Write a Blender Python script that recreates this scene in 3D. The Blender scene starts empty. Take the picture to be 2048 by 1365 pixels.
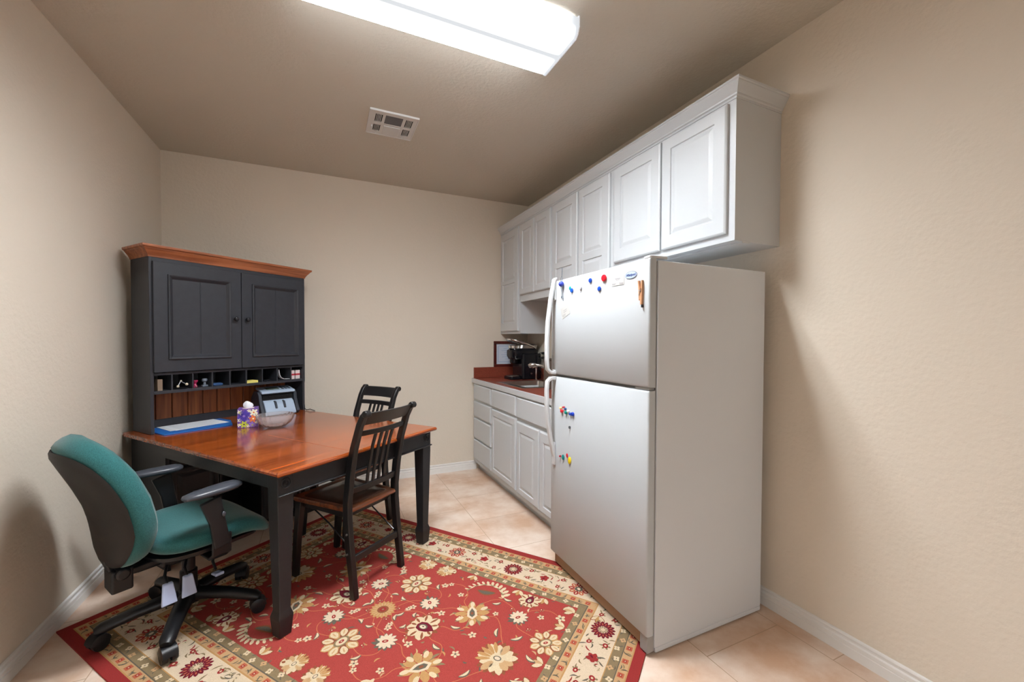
import bpy, bmesh, math, random
from mathutils import Vector, Matrix
C = bpy.context.scene.collection
SC = bpy.context.scene
PI = math.pi

# ------------------------------------------------------------------ camera
CAM_H = 1.3155
yaw, pit, rol = 0.4288, 0.0206, 0.0026
F = Vector((math.sin(yaw)*math.cos(pit), math.cos(yaw)*math.cos(pit), -math.sin(pit)))
R0 = Vector((math.cos(yaw), -math.sin(yaw), 0)); U0 = R0.cross(F)
R1 = R0*math.cos(rol) + U0*math.sin(rol); U1 = U0*math.cos(rol) - R0*math.sin(rol)
cd = bpy.data.cameras.new('camera'); cam = bpy.data.objects.new('camera', cd); C.objects.link(cam)
cd.sensor_width = 36; cd.lens = 36*818.64/2048; cd.shift_x = 0; cd.shift_y = 14.47/2048
cd.clip_start = 0.02
M = Matrix((R1, U1, -F)).transposed().to_4x4(); M.translation = (0, 0, CAM_H)
cam.matrix_world = M
SC.camera = cam

# ------------------------------------------------------------------ world, exposure
w = bpy.data.worlds.new('world'); SC.world = w; w.use_nodes = True
bg = w.node_tree.nodes['Background']; bg.inputs[1].default_value = 1.7
# overcast daylight: bright above the horizon, dim ground below it
_N = w.node_tree.nodes; _L = w.node_tree.links
_tc = _N.new('ShaderNodeTexCoord'); _sp = _N.new('ShaderNodeSeparateXYZ'); _cr = _N.new('ShaderNodeValToRGB')
_L.new(_tc.outputs['Generated'], _sp.inputs[0]); _L.new(_sp.outputs['Z'], _cr.inputs['Fac']); _L.new(_cr.outputs['Color'], bg.inputs[0])
_cr.color_ramp.elements[0].position = 0.0; _cr.color_ramp.elements[0].color = (0.22, 0.21, 0.20, 1)
_cr.color_ramp.elements[1].position = 0.06; _cr.color_ramp.elements[1].color = (0.93, 0.97, 1.0, 1)
SC.cycles.max_bounces = 14; SC.cycles.diffuse_bounces = 9; SC.cycles.transmission_bounces = 10; SC.cycles.sample_clamp_indirect = 6
# portal that guides the daylight through the opening added behind the camera (it gives off nothing itself)
def portal(loc, rot, sx, sy):
    l = bpy.data.lights.new('sky_portal', 'AREA'); l.shape = 'RECTANGLE'; l.size = sx; l.size_y = sy; l.cycles.is_portal = True
    o = bpy.data.objects.new('sky_portal', l); C.objects.link(o); o.location = loc; o.rotation_euler = rot
portal((0.0, -1.76, 1.20), (PI/2, 0, PI), 2.0, 2.4)     # added rear opening, facing +y
SC.view_settings.view_transform = 'Standard'; SC.view_settings.look = 'None'
SC.view_settings.gamma = 1; SC.view_settings.use_curve_mapping = False
SC.view_settings.exposure = 0.0
LAMP = 118.0      # glow of the fluorescent tubes behind the ceiling fixture's lens

# ------------------------------------------------------------------ helpers
def lin(c):
    return tuple(((v/255)/12.92 if v/255 <= 0.04045 else ((v/255+0.055)/1.055)**2.4) for v in c)

def mat(name, rgb, rough=0.5, metal=0.0, spec=0.5, noise=None, bump=None, coat=0.0, trans=0.0, ior=1.45, emit=None, sheen=0.0):
    """rgb in sRGB 0..255; noise=(scale, amount[, stretch]); bump=(scale, strength, distance)"""
    m = bpy.data.materials.new(name); m.use_nodes = True
    nt = m.node_tree; N = nt.nodes; L = nt.links; b = N['Principled BSDF']
    col = lin(rgb)
    b.inputs['Base Color'].default_value = (*col, 1); b.inputs['Roughness'].default_value = rough
    b.inputs['Metallic'].default_value = metal; b.inputs['Specular IOR Level'].default_value = spec
    b.inputs['Coat Weight'].default_value = coat; b.inputs['Coat Roughness'].default_value = 0.1
    b.inputs['Transmission Weight'].default_value = trans; b.inputs['IOR'].default_value = ior
    if sheen: b.inputs['Sheen Weight'].default_value = sheen
    if emit: b.inputs['Emission Color'].default_value = (*lin(emit[0]), 1); b.inputs['Emission Strength'].default_value = emit[1]
    tc = N.new('ShaderNodeTexCoord')
    if noise:
        mp = N.new('ShaderNodeMapping'); L.new(tc.outputs['Object'], mp.inputs['Vector'])
        if len(noise) > 2: mp.inputs['Scale'].default_value = noise[2]
        n = N.new('ShaderNodeTexNoise'); n.inputs['Scale'].default_value = noise[0]; n.inputs['Detail'].default_value = 5
        L.new(mp.outputs['Vector'], n.inputs['Vector'])
        r = N.new('ShaderNodeMapRange'); r.inputs['From Min'].default_value = 0.3; r.inputs['From Max'].default_value = 0.7
        r.inputs['To Min'].default_value = 1-noise[1]; r.inputs['To Max'].default_value = 1+noise[1]
        L.new(n.outputs['Fac'], r.inputs['Value'])
        v = N.new('ShaderNodeVectorMath'); v.operation = 'SCALE'; v.inputs[0].default_value = col
        L.new(r.outputs['Result'], v.inputs['Scale']); L.new(v.outputs['Vector'], b.inputs['Base Color'])
    if bump:
        n2 = N.new('ShaderNodeTexNoise'); n2.inputs['Scale'].default_value = bump[0]; n2.inputs['Detail'].default_value = 3
        L.new(tc.outputs['Object'], n2.inputs['Vector'])
        bp = N.new('ShaderNodeBump'); bp.inputs['Strength'].default_value = bump[1]; bp.inputs['Distance'].default_value = bump[2]
        L.new(n2.outputs['Fac'], bp.inputs['Height']); L.new(bp.outputs['Normal'], b.inputs['Normal'])
    return m

def wood(name, c1, c2, axis='X', scale=1.0, rough=0.25, coat=0.3, contrast=(0.35, 0.65)):
    """streaky wood, the grain runs along object axis"""
    m = bpy.data.materials.new(name); m.use_nodes = True
    nt = m.node_tree; N = nt.nodes; L = nt.links; b = N['Principled BSDF']
    tc = N.new('ShaderNodeTexCoord'); mp = N.new('ShaderNodeMapping'); L.new(tc.outputs['Object'], mp.inputs['Vector'])
    s = [22*scale, 22*scale, 22*scale]; s['XYZ'.index(axis)] = 1.3*scale; mp.inputs['Scale'].default_value = s
    n = N.new('ShaderNodeTexNoise'); n.inputs['Scale'].default_value = 2.2; n.inputs['Detail'].default_value = 8; n.inputs['Distortion'].default_value = 0.6
    L.new(mp.outputs['Vector'], n.inputs['Vector'])
    cr = N.new('ShaderNodeValToRGB'); cr.color_ramp.elements[0].position = contrast[0]; cr.color_ramp.elements[1].position = contrast[1]
    cr.color_ramp.elements[0].color = (*lin(c1), 1); cr.color_ramp.elements[1].color = (*lin(c2), 1)
    L.new(n.outputs['Fac'], cr.inputs['Fac']); L.new(cr.outputs['Color'], b.inputs['Base Color'])
    b.inputs['Roughness'].default_value = rough; b.inputs['Coat Weight'].default_value = coat; b.inputs['Coat Roughness'].default_value = 0.12
    return m

class MB:
    def __init__(s): s.v = []; s.f = []; s.mi = []; s.cur = 0
    def add(s, vs, fs):
        o = len(s.v); s.v += [tuple(p) for p in vs]
        for f in fs: s.f.append([o+i for i in f]); s.mi.append(s.cur)
        return s
    def box(s, x0, x1, y0, y1, z0, z1, M=None):
        vs = [Vector((x, y, z)) for z in (z0, z1) for (x, y) in ((x0, y0), (x1, y0), (x1, y1), (x0, y1))]
        if M: vs = [M @ p for p in vs]
        return s.add(vs, [(3, 2, 1, 0), (4, 5, 6, 7), (0, 1, 5, 4), (1, 2, 6, 5), (2, 3, 7, 6), (3, 0, 4, 7)])
    def loft(s, loops, cap=True, closed=True):
        n = len(loops[0]); vs = [p for l in loops for p in l]; fs = []
        for i in range(len(loops)-1):
            for j in range(n if closed else n-1):
                k = (j+1) % n; fs.append((i*n+j, i*n+k, (i+1)*n+k, (i+1)*n+j))
        if cap:
            fs.append(tuple(reversed(range(n)))); fs.append(tuple((len(loops)-1)*n+j for j in range(n)))
        return s.add(vs, fs)
    def prism(s, poly, axis, a, b):
        """poly of 2D points extruded along axis from a to b"""
        def P(p, t): return {'x': (t, p[0], p[1]), 'y': (p[0], t, p[1]), 'z': (p[0], p[1], t)}[axis]
        return s.loft([[P(p, a) for p in poly], [P(p, b) for p in poly]])
    def tube(s, pts, r, n=10, cap=True, up=None, flat=None):
        """r radius or list; flat=(ra, rb) gives an ellipse; up fixes its first axis"""
        pts = [Vector(p) for p in pts]; loops = []; prev = None
        for i, p in enumerate(pts):
            d = (pts[min(i+1, len(pts)-1)] - pts[max(i-1, 0)]).normalized()
            if up is not None: a = Vector(up) - d*d.dot(Vector(up))
            elif prev is None: a = d.orthogonal()
            else: a = prev - d*d.dot(prev)
            a.normalize(); prev = a; b = d.cross(a)
            ri = r[i] if isinstance(r, (list, tuple)) else r
            ra, rb = (ri, ri) if flat is None else (flat[0]*ri, flat[1]*ri)
            loops.append([p + a*ra*math.cos(t*2*PI/n) + b*rb*math.sin(t*2*PI/n) for t in range(n)])
        return s.loft(loops, cap)
    def bar(s, pts, ws, up):
        """rectangular bar, ws=(along up, across) or list of them"""
        pts = [Vector(p) for p in pts]; loops = []
        for i, p in enumerate(pts):
            d = (pts[min(i+1, len(pts)-1)] - pts[max(i-1, 0)]).normalized()
            a = (Vector(up) - d*d.dot(Vector(up))).normalized(); b = d.cross(a)
            wa, wb = ws[i] if isinstance(ws, list) else ws
            loops.append([p + a*sa*wa/2 + b*sb*wb/2 for sa, sb in ((1, 1), (-1, 1), (-1, -1), (1, -1))])
        return s.loft(loops)
    def lathe(s, prof, c=(0, 0, 0), n=24, M=None, cap=True):
        loops = []
        for r, z in prof:
            l = [Vector((c[0]+r*math.cos(t*2*PI/n), c[1]+r*math.sin(t*2*PI/n), c[2]+z)) for t in range(n)]
            if M: l = [M @ p for p in l]
            loops.append(l)
        return s.loft(loops, cap)
    def ball(s, c, r, n=12, sc=(1, 1, 1)):
        return s.loft([[ (c[0]+sc[0]*r*math.sin(a)*math.cos(t*2*PI/n), c[1]+sc[1]*r*math.sin(a)*math.sin(t*2*PI/n), c[2]-sc[2]*r*math.cos(a)) for t in range(n)]
                       for a in [PI*(i+0.02)/(8.04) for i in range(9)]])

def make(name, mb, mats, parent=None, bevel=0.0, smooth=False, seg=2, recalc=True):
    me = bpy.data.meshes.new(name); me.from_pydata(mb.v, [], mb.f)
    mats = mats if isinstance(mats, (list, tuple)) else [mats]
    for m in mats: me.materials.append(m)
    if len(mats) > 1: me.polygons.foreach_set('material_index', mb.mi)
    if recalc:
        bm = bmesh.new(); bm.from_mesh(me); bmesh.ops.recalc_face_normals(bm, faces=bm.faces); bm.to_mesh(me); bm.free()
    if smooth or bevel:
        me.polygons.foreach_set('use_smooth', [True]*len(me.polygons))
        me.set_sharp_from_angle(angle=math.radians(42))
    o = bpy.data.objects.new(name, me); C.objects.link(o)
    if parent: o.parent = parent
    if bevel:
        b = o.modifiers.new('bevel', 'BEVEL'); b.width = bevel; b.segments = seg; b.limit_method = 'ANGLE'; b.angle_limit = math.radians(40)
        b.harden_normals = False
    return o

def tag(o, label, cat, group=None):
    o['label'] = label; o['category'] = cat
    if group: o['group'] = group
    return o
def thing(name, label, cat, loc=(0, 0, 0), rz=0.0, group=None):
    o = bpy.data.objects.new(name, None); C.objects.link(o); o.location = loc; o.rotation_euler = (0, 0, rz)
    o.empty_display_size = 0.1
    return tag(o, label, cat, group)
def struct(name, mb, m, **k):
    o = make(name, mb, m, **k); o['kind'] = 'structure'; return o
def dup(root, label=None):
    r = root.copy(); C.objects.link(r)
    if label: r['label'] = label
    for ch in list(root.children):
        c = ch.copy(); C.objects.link(c); c.parent = r
        for g in ch.children:
            d = g.copy(); C.objects.link(d); d.parent = c
    return r
def text_mesh(name, body, size, m, parent, M, shear=0.0, extrude=0.0004, sx=1.0):
    cu = bpy.data.curves.new(name, 'FONT'); cu.body = body; cu.size = size; cu.align_x = 'CENTER'; cu.align_y = 'CENTER'
    cu.shear = shear; cu.extrude = extrude
    t = bpy.data.objects.new(name, cu); C.objects.link(t)
    dg = bpy.context.evaluated_depsgraph_get(); me = bpy.data.meshes.new_from_object(t.evaluated_get(dg))
    bpy.data.objects.remove(t); me.transform(M @ Matrix.Diagonal((sx, 1, 1, 1))); me.materials.clear(); me.materials.append(m); me.name = name
    o = bpy.data.objects.new(name, me); C.objects.link(o); o.parent = parent
    return o

# ------------------------------------------------------------------ materials
m_wall = mat('wall_paint', (219, 209, 194), 0.75, spec=0.25, bump=(55, 0.35, 0.006))
m_ceil = mat('ceiling_paint', (197, 191, 179), 0.85, spec=0.2, bump=(60, 0.35, 0.006))
m_white = mat('white_cabinet_paint', (199, 203, 206), 0.35)
m_trim = mat('white_trim_paint', (230, 229, 226), 0.4)
m_fridge = mat('white_enamel', (185, 190, 193), 0.3, bump=(700, 0.04, 0.0005))
m_fside = mat('textured_white_enamel', (212, 216, 220), 0.5, bump=(700, 0.06, 0.0006))
m_gasket = mat('grey_gasket', (150, 148, 145), 0.6)
m_kick = mat('brown_kick_grille', (150, 118, 92), 0.6)
m_plast = mat('white_plastic', (208, 211, 213), 0.35)
m_black = mat('black_paint', (33, 33, 35), 0.4, noise=(60, 0.12), bump=(140, 0.12, 0.001))
m_blackl = mat('charcoal_hutch_paint', (50, 52, 58), 0.42, noise=(30, 0.08), bump=(120, 0.1, 0.001))
m_chairb = mat('black_chair_paint', (24, 23, 24), 0.33)
m_knob = mat('dark_knob', (38, 38, 42), 0.2)
m_top = wood('tabletop_wood', (104, 42, 12), (170, 84, 30), 'X', 0.9, 0.22, 0.5, (0.32, 0.66))
m_corn = wood('cornice_wood', (124, 66, 38), (172, 104, 66), 'X', 0.9, 0.35, 0.2)
m_seat = wood('chair_seat_wood', (84, 44, 24), (136, 76, 42), 'X', 0.9, 0.3, 0.4)
m_saddle = mat('saddle_seat_finish', (66, 48, 38), 0.35, coat=0.3)
m_teal = mat('teal_fabric', (47, 98, 99), 0.95, spec=0.1, noise=(260, 0.22), bump=(500, 0.5, 0.001), sheen=0.25)
m_bplast = mat('black_plastic', (21, 21, 24), 0.4, bump=(300, 0.1, 0.0006))
m_shell = mat('dark_brown_grey_shell', (33, 30, 29), 0.6, bump=(400, 0.25, 0.0008))
m_arm = mat('grey_armpad', (62, 66, 74), 0.33)
m_lever = mat('pale_blue_lever', (176, 190, 222), 0.35)
m_steel = mat('brushed_steel', (190, 186, 182), 0.28, metal=1.0)
m_chrome = mat('chrome', (225, 225, 225), 0.08, metal=1.0)
m_lam = mat('rust_laminate', (136, 66, 50), 0.28, noise=(90, 0.16))
m_lens = None
m_paper = mat('white_paper', (232, 236, 242), 0.8)
m_line = mat('grey_print', (150, 155, 165), 0.8)
m_blue = mat('blue_folder', (24, 104, 186), 0.45)
m_dark = mat('painted_gap_shade', (12, 12, 12), 0.9)  # near-black colour standing in for the shade in gaps

# tiles: staggered square tiles aligned with the room
def tile_material():
    m = bpy.data.materials.new('beige_floor_tile'); m.use_nodes = True
    nt = m.node_tree; N = nt.nodes; L = nt.links; b = N['Principled BSDF']
    tc = N.new('ShaderNodeTexCoord'); sp = N.new('ShaderNodeSeparateXYZ'); L.new(tc.outputs['Object'], sp.inputs[0])
    ax = N.new('ShaderNodeMath'); ax.operation = 'ADD'; ax.inputs[1].default_value = -0.980 + 0.457*10; L.new(sp.outputs['X'], ax.inputs[0])
    ay = N.new('ShaderNodeMath'); ay.operation = 'ADD'; ay.inputs[1].default_value = -3.013 + 0.457*20; L.new(sp.outputs['Y'], ay.inputs[0])
    cb = N.new('ShaderNodeCombineXYZ'); L.new(ay.outputs[0], cb.inputs['X']); L.new(ax.outputs[0], cb.inputs['Y'])
    br = N.new('ShaderNodeTexBrick'); br.offset = 0.5; br.offset_frequency = 2; br.squash = 1
    br.inputs['Scale'].default_value = 1; br.inputs['Brick Width'].default_value = 0.457; br.inputs['Row Height'].default_value = 0.457
    br.inputs['Mortar Size'].default_value = 0.0022; br.inputs['Mortar Smooth'].default_value = 0.3; br.inputs['Bias'].default_value = 0
    br.inputs['Color1'].default_value = (0, 0, 0, 1); br.inputs['Color2'].default_value = (1, 1, 1, 1); br.inputs['Mortar'].default_value = (0.5, 0.5, 0.5, 1)
    L.new(cb.outputs[0], br.inputs['Vector'])
    n = N.new('ShaderNodeTexNoise'); n.inputs['Scale'].default_value = 3.2; n.inputs['Detail'].default_value = 7; n.inputs['Roughness'].default_value = 0.6
    L.new(tc.outputs['Object'], n.inputs['Vector'])
    cr = N.new('ShaderNodeValToRGB'); e = cr.color_ramp.elements; e[0].position = 0.36; e[1].position = 0.62
    e[0].color = (*lin((206, 170, 142)), 1); e[1].color = (*lin((232, 214, 198)), 1)
    L.new(n.outputs['Fac'], cr.inputs['Fac'])
    mx = N.new('ShaderNodeMix'); mx.data_type = 'RGBA'; mx.inputs['B'].default_value = (*lin((186, 156, 128)), 1)
    L.new(br.outputs['Fac'], mx.inputs['Factor']); L.new(cr.outputs['Color'], mx.inputs['A'])
    v = N.new('ShaderNodeMix'); v.data_type = 'RGBA'; v.blend_type = 'MULTIPLY'; v.inputs['Factor'].default_value = 0.06
    L.new(mx.outputs['Result'], v.inputs['A']); L.new(br.outputs['Color'], v.inputs['B'])
    L.new(v.outputs['Result'], b.inputs['Base Color'])
    b.inputs['Roughness'].default_value = 0.42; b.inputs['Specular IOR Level'].default_value = 0.35
    bp = N.new('ShaderNodeBump'); bp.inputs['Strength'].default_value = 0.35; bp.inputs['Distance'].default_value = 0.002; bp.invert = True
    L.new(br.outputs['Fac'], bp.inputs['Height']); L.new(bp.outputs['Normal'], b.inputs['Normal'])
    return m
m_tile = tile_material()

# ------------------------------------------------------------------ room
XL, XR, YB, YR, H = -1.12, 1.986, 3.938, -1.7, 2.743
T = 0.12
struct('floor', MB().box(XL-T, XR+T, YR-T, YB+T, -0.1, 0), m_tile)
struct('ceiling', MB().box(XL-T, XR+T, YR-T, YB+T, H, H+0.1), m_ceil)
struct('wall_left', MB().box(XL-T, XL, YR, YB, 0, H), m_wall)
struct('wall_right', MB().box(XR, XR+T, YR, YB, 0, H), m_wall)
struct('wall_back', MB().box(XL-T, XR+T, YB, YB+T, 0, H), m_wall)
# unseen rear wall behind the camera; its opening is added to let in fill daylight
rw = MB().box(XL-T, -1.0, YR-T, YR, 0, H).box(1.0, XR+T, YR-T, YR, 0, H).box(-1.0, 1.0, YR-T, YR, 2.4, H)
struct('wall_rear', rw, m_wall)

def base_profile(sgn=1):
    # (outwards, z): stepped and coved profile like the photo's
    return [(0, 0), (0.0145, 0), (0.0145, 0.040), (0.011, 0.0415), (0.011, 0.044), (0.0135, 0.0455), (0.0135, 0.060), (0.0065, 0.064), (0.0055, 0.070), (0.0095, 0.073), (0.0105, 0.079), (0.0085, 0.084), (0.003, 0.0863), (0, 0.0863)]
bp_ = base_profile()
b1 = MB().loft([[(XL+o, y, z) for o, z in bp_] for y in (YR, YB)]); struct('baseboard_left', b1, m_trim)
b2 = MB().loft([[(XR-o, y, z) for o, z in bp_] for y in (YR, 2.08)]); struct('baseboard_right', b2, m_trim)
b3 = MB().loft([[(x, YB-o, z) for o, z in bp_] for x in (XL+0.0145, 1.40)]); struct('baseboard_back', b3, m_trim)

# ------------------------------------------------------------------ ceiling light (wraparound fluorescent)
def lens_material():
    m = bpy.data.materials.new('lit_prismatic_lens'); m.use_nodes = True
    nt = m.node_tree; N = nt.nodes; L = nt.links; b = N['Principled BSDF']
    tc = N.new('ShaderNodeTexCoord'); sp = N.new('ShaderNodeSeparateXYZ'); L.new(tc.outputs['Object'], sp.inputs[0])
    # two lamp tubes behind the lens, |y| = 0.085, ends short of the end caps
    ab = N.new('ShaderNodeMath'); ab.operation = 'ABSOLUTE'; L.new(sp.outputs['Y'], ab.inputs[0])
    mr = N.new('ShaderNodeMapRange'); mr.interpolation_type = 'SMOOTHSTEP'; L.new(ab.outputs[0], mr.inputs['Value'])
    mr.inputs['From Min'].default_value = 0.010; mr.inputs['From Max'].default_value = 0.050; mr.inputs['To Min'].default_value = 0.0; mr.inputs['To Max'].default_value = 1
    m2 = N.new('ShaderNodeMapRange'); m2.interpolation_type = 'SMOOTHSTEP'; L.new(ab.outputs[0], m2.inputs['Value'])
    m2.inputs['From Min'].default_value = 0.140; m2.inputs['From Max'].default_value = 0.1668; m2.inputs['To Min'].default_value = 1; m2.inputs['To Max'].default_value = 0
    ax = N.new('ShaderNodeMath'); ax.operation = 'ABSOLUTE'; L.new(sp.outputs['X'], ax.inputs[0])
    m3 = N.new('ShaderNodeMapRange'); m3.interpolation_type = 'SMOOTHSTEP'; L.new(ax.outputs[0], m3.inputs['Value'])
    m3.inputs['From Min'].default_value = 0.50; m3.inputs['From Max'].default_value = 0.60; m3.inputs['To Min'].default_value = 1; m3.inputs['To Max'].default_value = 0
    p1 = N.new('ShaderNodeMath'); p1.operation = 'MULTIPLY'; L.new(mr.outputs[0], p1.inputs[0]); L.new(m2.outputs[0], p1.inputs[1])
    p2 = N.new('ShaderNodeMath'); p2.operation = 'MULTIPLY'; L.new(p1.outputs[0], p2.inputs[0]); L.new(m3.outputs[0], p2.inputs[1])
    # a prismatic lens throws most of its light straight out, little sideways
    ge = N.new('ShaderNodeNewGeometry'); dt = N.new('ShaderNodeVectorMath'); dt.operation = 'DOT_PRODUCT'; L.new(ge.outputs['Incoming'], dt.inputs[0]); L.new(ge.outputs['Normal'], dt.inputs[1])
    aa = N.new('ShaderNodeMath'); aa.operation = 'ABSOLUTE'; L.new(dt.outputs['Value'], aa.inputs[0])
    pw_ = N.new('ShaderNodeMath'); pw_.operation = 'POWER'; pw_.inputs[1].default_value = 0.9; L.new(aa.outputs[0], pw_.inputs[0])
    p3 = N.new('ShaderNodeMath'); p3.operation = 'MULTIPLY'; L.new(p2.outputs[0], p3.inputs[0]); L.new(pw_.outputs[0], p3.inputs[1])
    st = N.new('ShaderNodeMath'); st.operation = 'MULTIPLY_ADD'; st.inputs[1].default_value = LAMP; st.inputs[2].default_value = 0.78; L.new(p3.outputs[0], st.inputs[0])
    b.inputs['Base Color'].default_value = (0.02, 0.02, 0.02, 1); b.inputs['Roughness'].default_value = 0.4
    b.inputs['Emission Color'].default_value = (0.94, 0.975, 1.015, 1); L.new(st.outputs[0], b.inputs['Emission Strength'])
    return m
m_lens = lens_material()
lx0, lx1, ly0, ly1, lz = -0.19, 1.03, 1.545, 1.875, 2.660
lt = thing('ceiling_light', 'lit white wraparound fluorescent fixture mounted on the ceiling', 'ceiling light', ((lx0+lx1)/2, (ly0+ly1)/2, 0))
hx, hy = (lx1-lx0)/2, (ly1-ly0)/2
make('housing', MB().box(-hx+0.01, hx-0.01, -0.07, 0.07, 2.700, H), m_plast, lt, 0.002)
prof = [(-hy, 2.736), (-hy, 2.700), (-hy+0.012, 2.672), (-hy+0.028, lz), (hy-0.028, lz), (hy-0.012, 2.672), (hy, 2.700), (hy, 2.736)]
make('diffuser', MB().loft([[(x, y, z) for y, z in prof] for x in (-hx+0.006, hx-0.006)]), m_lens, lt)
m_cap = mat('pale_end_cap', (226, 234, 242), 0.35, emit=((226, 234, 245), 0.45))
for sx in (-1, 1):
    pr = [(y*1.012, min(z, 2.742) if z < 2.73 else 2.743) for y, z in prof]; pr = [(y, z-0.003 if z < 2.71 else z) for y, z in pr]
    make('end_cap', MB().loft([[(sx*(hx-0.006), y, z) for y, z in pr], [(sx*hx, y, z) for y, z in pr]]), m_cap, lt)

# ------------------------------------------------------------------ ceiling vent
vt = thing('ceiling_vent', 'square white metal air vent in the ceiling near the back wall', 'vent', (0.4135, 2.832, 0))
m_vent = mat('vent_enamel', (206, 206, 204), 0.45); m_mesh = mat('vent_grey_mesh', (98, 98, 100), 0.7); m_slot = mat('vent_slot_shade', (30, 30, 29), 0.9)
hz = 0.148
f = MB()
zt, zb = H, H-0.008
# face sheet around the openings
def rectring(mb, X0, X1, Y0, Y1, holes, z0, z1):
    xs = sorted({X0, X1, *[h[0] for h in holes], *[h[1] for h in holes]}); ys = sorted({Y0, Y1, *[h[2] for h in holes], *[h[3] for h in holes]})
    for i in range(len(xs)-1):
        for j in range(len(ys)-1):
            cx, cy = (xs[i]+xs[i+1])/2, (ys[j]+ys[j+1])/2
            if any(h[0] < cx < h[1] and h[2] < cy < h[3] for h in holes): continue
            mb.box(xs[i], xs[i+1], ys[j], ys[j+1], z0, z1)
lou = [(-0.113, -0.069, -0.112, -0.012), (0.075, 0.120, -0.110, -0.010), (-0.113, -0.069, 0.022, 0.112), (0.075, 0.120, 0.018, 0.112)]
ctr = (-0.052, 0.056, -0.115, -0.006)
rectring(f, -hz, hz, -0.152, 0.152, lou+[ctr], zb, zt-0.001)
f.box(-hz-0.003, hz+0.003, -0.157, -0.150, zb-0.004, zt); f.box(-hz-0.003, hz+0.003, 0.150, 0.155, zb-0.003, zt)
f.box(-hz-0.004, -hz+0.002, -0.152, 0.152, zb-0.003, zt); f.box(hz-0.002, hz+0.004, -0.152, 0.152, zb-0.003, zt)
make('frame', f, m_vent, vt)
make('backing', MB().box(-0.13, 0.13, -0.13, 0.13, zt-0.0012, zt-0.0002), m_slot, vt)  # near-black sheet under the ceiling paints the shade inside the slots
for (x0, x1, y0, y1) in lou:
    l = MB()
    for k in range(1, 5):
        xx = x0+(x1-x0)*k/5; l.box(xx-0.0016, xx+0.0016, y0, y1, zb, zt-0.002)
    pass
    make('louver', l, m_vent, vt)
make('mesh_panel', MB().box(ctr[0], ctr[1], ctr[2], ctr[3], zb+0.002, zt-0.002), m_mesh, vt)
make('centre_plate', MB().box(-0.050, 0.056, 0.018, 0.130, zb-0.003, zb), m_vent, vt, 0.001)
make('lever', MB().box(-0.128, -0.121, 0.035, 0.055, zb-0.014, zb), m_plast, vt, 0.002)
for x, y in ((-0.09, -0.14), (0.09, -0.14), (-0.09, 0.14), (0.085, 0.14)):
    make('screw', MB().lathe([(0.004, -0.002), (0.004, 0)], (x, y, zb), 8), m_plast, vt)

# ------------------------------------------------------------------ panelled doors
PR = [(0, 0), (0.003, -0.006), (0.010, -0.006), (0.026, -0.0012), (0.030, -0.0005)]     # (inset, depth) raised panel
def panel_door(w, h, cells, t=0.019, prof=PR, edge=((0, -0.006), (0.004, -0.0025), (0.009, 0)), grooves=0):
    """door in the x-z plane, centre front at y=0 facing -y; returns MB; cells: panel rectangles (x0,x1,z0,z1), stacked"""
    mb = MB()
    def R(x0, x1, z0, z1, d): return [(x0, -d, z0), (x1, -d, z0), (x1, -d, z1), (x0, -d, z1)]
    loops = [R(0, w, 0, h, -t)]
    for i, d in edge: loops.append(R(i, w-i, i, h-i, d))
    n = len(loops); vs = [p for l in loops for p in l]; fs = [(3, 2, 1, 0)]
    for i in range(n-1):
        for j in range(4):
            k = (j+1) % 4; fs.append((i*4+j, i*4+k, (i+1)*4+k, (i+1)*4+j))
    mb.add(vs, fs)
    e = edge[-1][0]; x0, x1, z0, z1 = e, w-e, e, h-e
    cells = sorted(cells, key=lambda c: c[2]); cuts = [z0]+[(cells[i][3]+cells[i+1][2])/2 for i in range(len(cells)-1)]+[z1]
    for c, a, b in zip(cells, cuts[:-1], cuts[1:]):
        ls = [R(x0, x1, a, b, 0)] + [R(c[0]+i, c[1]-i, c[2]+i, c[3]-i, d) for i, d in prof]
        m = len(ls); vs = [p for l in ls for p in l]; fs = []
        for i in range(m-1):
            for j in range(4):
                k = (j+1) % 4; fs.append((i*4+j, i*4+k, (i+1)*4+k, (i+1)*4+j))
        if not grooves: fs.append(tuple((m-1)*4+j for j in range(4)))
        mb.add(vs, fs)
        if grooves:
            i, d = prof[-1]; X0, X1, Z0, Z1 = c[0]+i, c[1]-i, c[2]+i, c[3]-i; xm = (X0+X1)/2; g = 0.002
            mb.add([(X0, -d, Z0), (xm-g, -d, Z0), (xm-g, -d, Z1), (X0, -d, Z1), (xm, -d+g, Z0), (xm, -d+g, Z1), (xm+g, -d, Z0), (xm+g, -d, Z1), (X1, -d, Z0), (X1, -d, Z1)],
                   [(0, 1, 2, 3), (1, 4, 5, 2), (4, 6, 7, 5), (6, 8, 9, 7)])
    bm_merge(mb)
    return mb
def bm_merge(mb):
    key = {}; remap = []; nv = []
    for p in mb.v:
        k = tuple(round(c, 5) for c in p)
        if k not in key: key[k] = len(nv); nv.append(p)
        remap.append(key[k])
    mb.v = nv
    fs = []; mi = []
    for f, i in zip(mb.f, mb.mi):
        g = []
        for a in f:
            a = remap[a]
            if not g or g[-1] != a: g.append(a)
        if g[0] == g[-1]: g.pop()
        if len(set(g)) >= 3: fs.append(g); mi.append(i)
    mb.f, mb.mi = fs, mi
def xform(mb, M):
    mb.v = [tuple(M @ Vector(p)) for p in mb.v]; return mb
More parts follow.
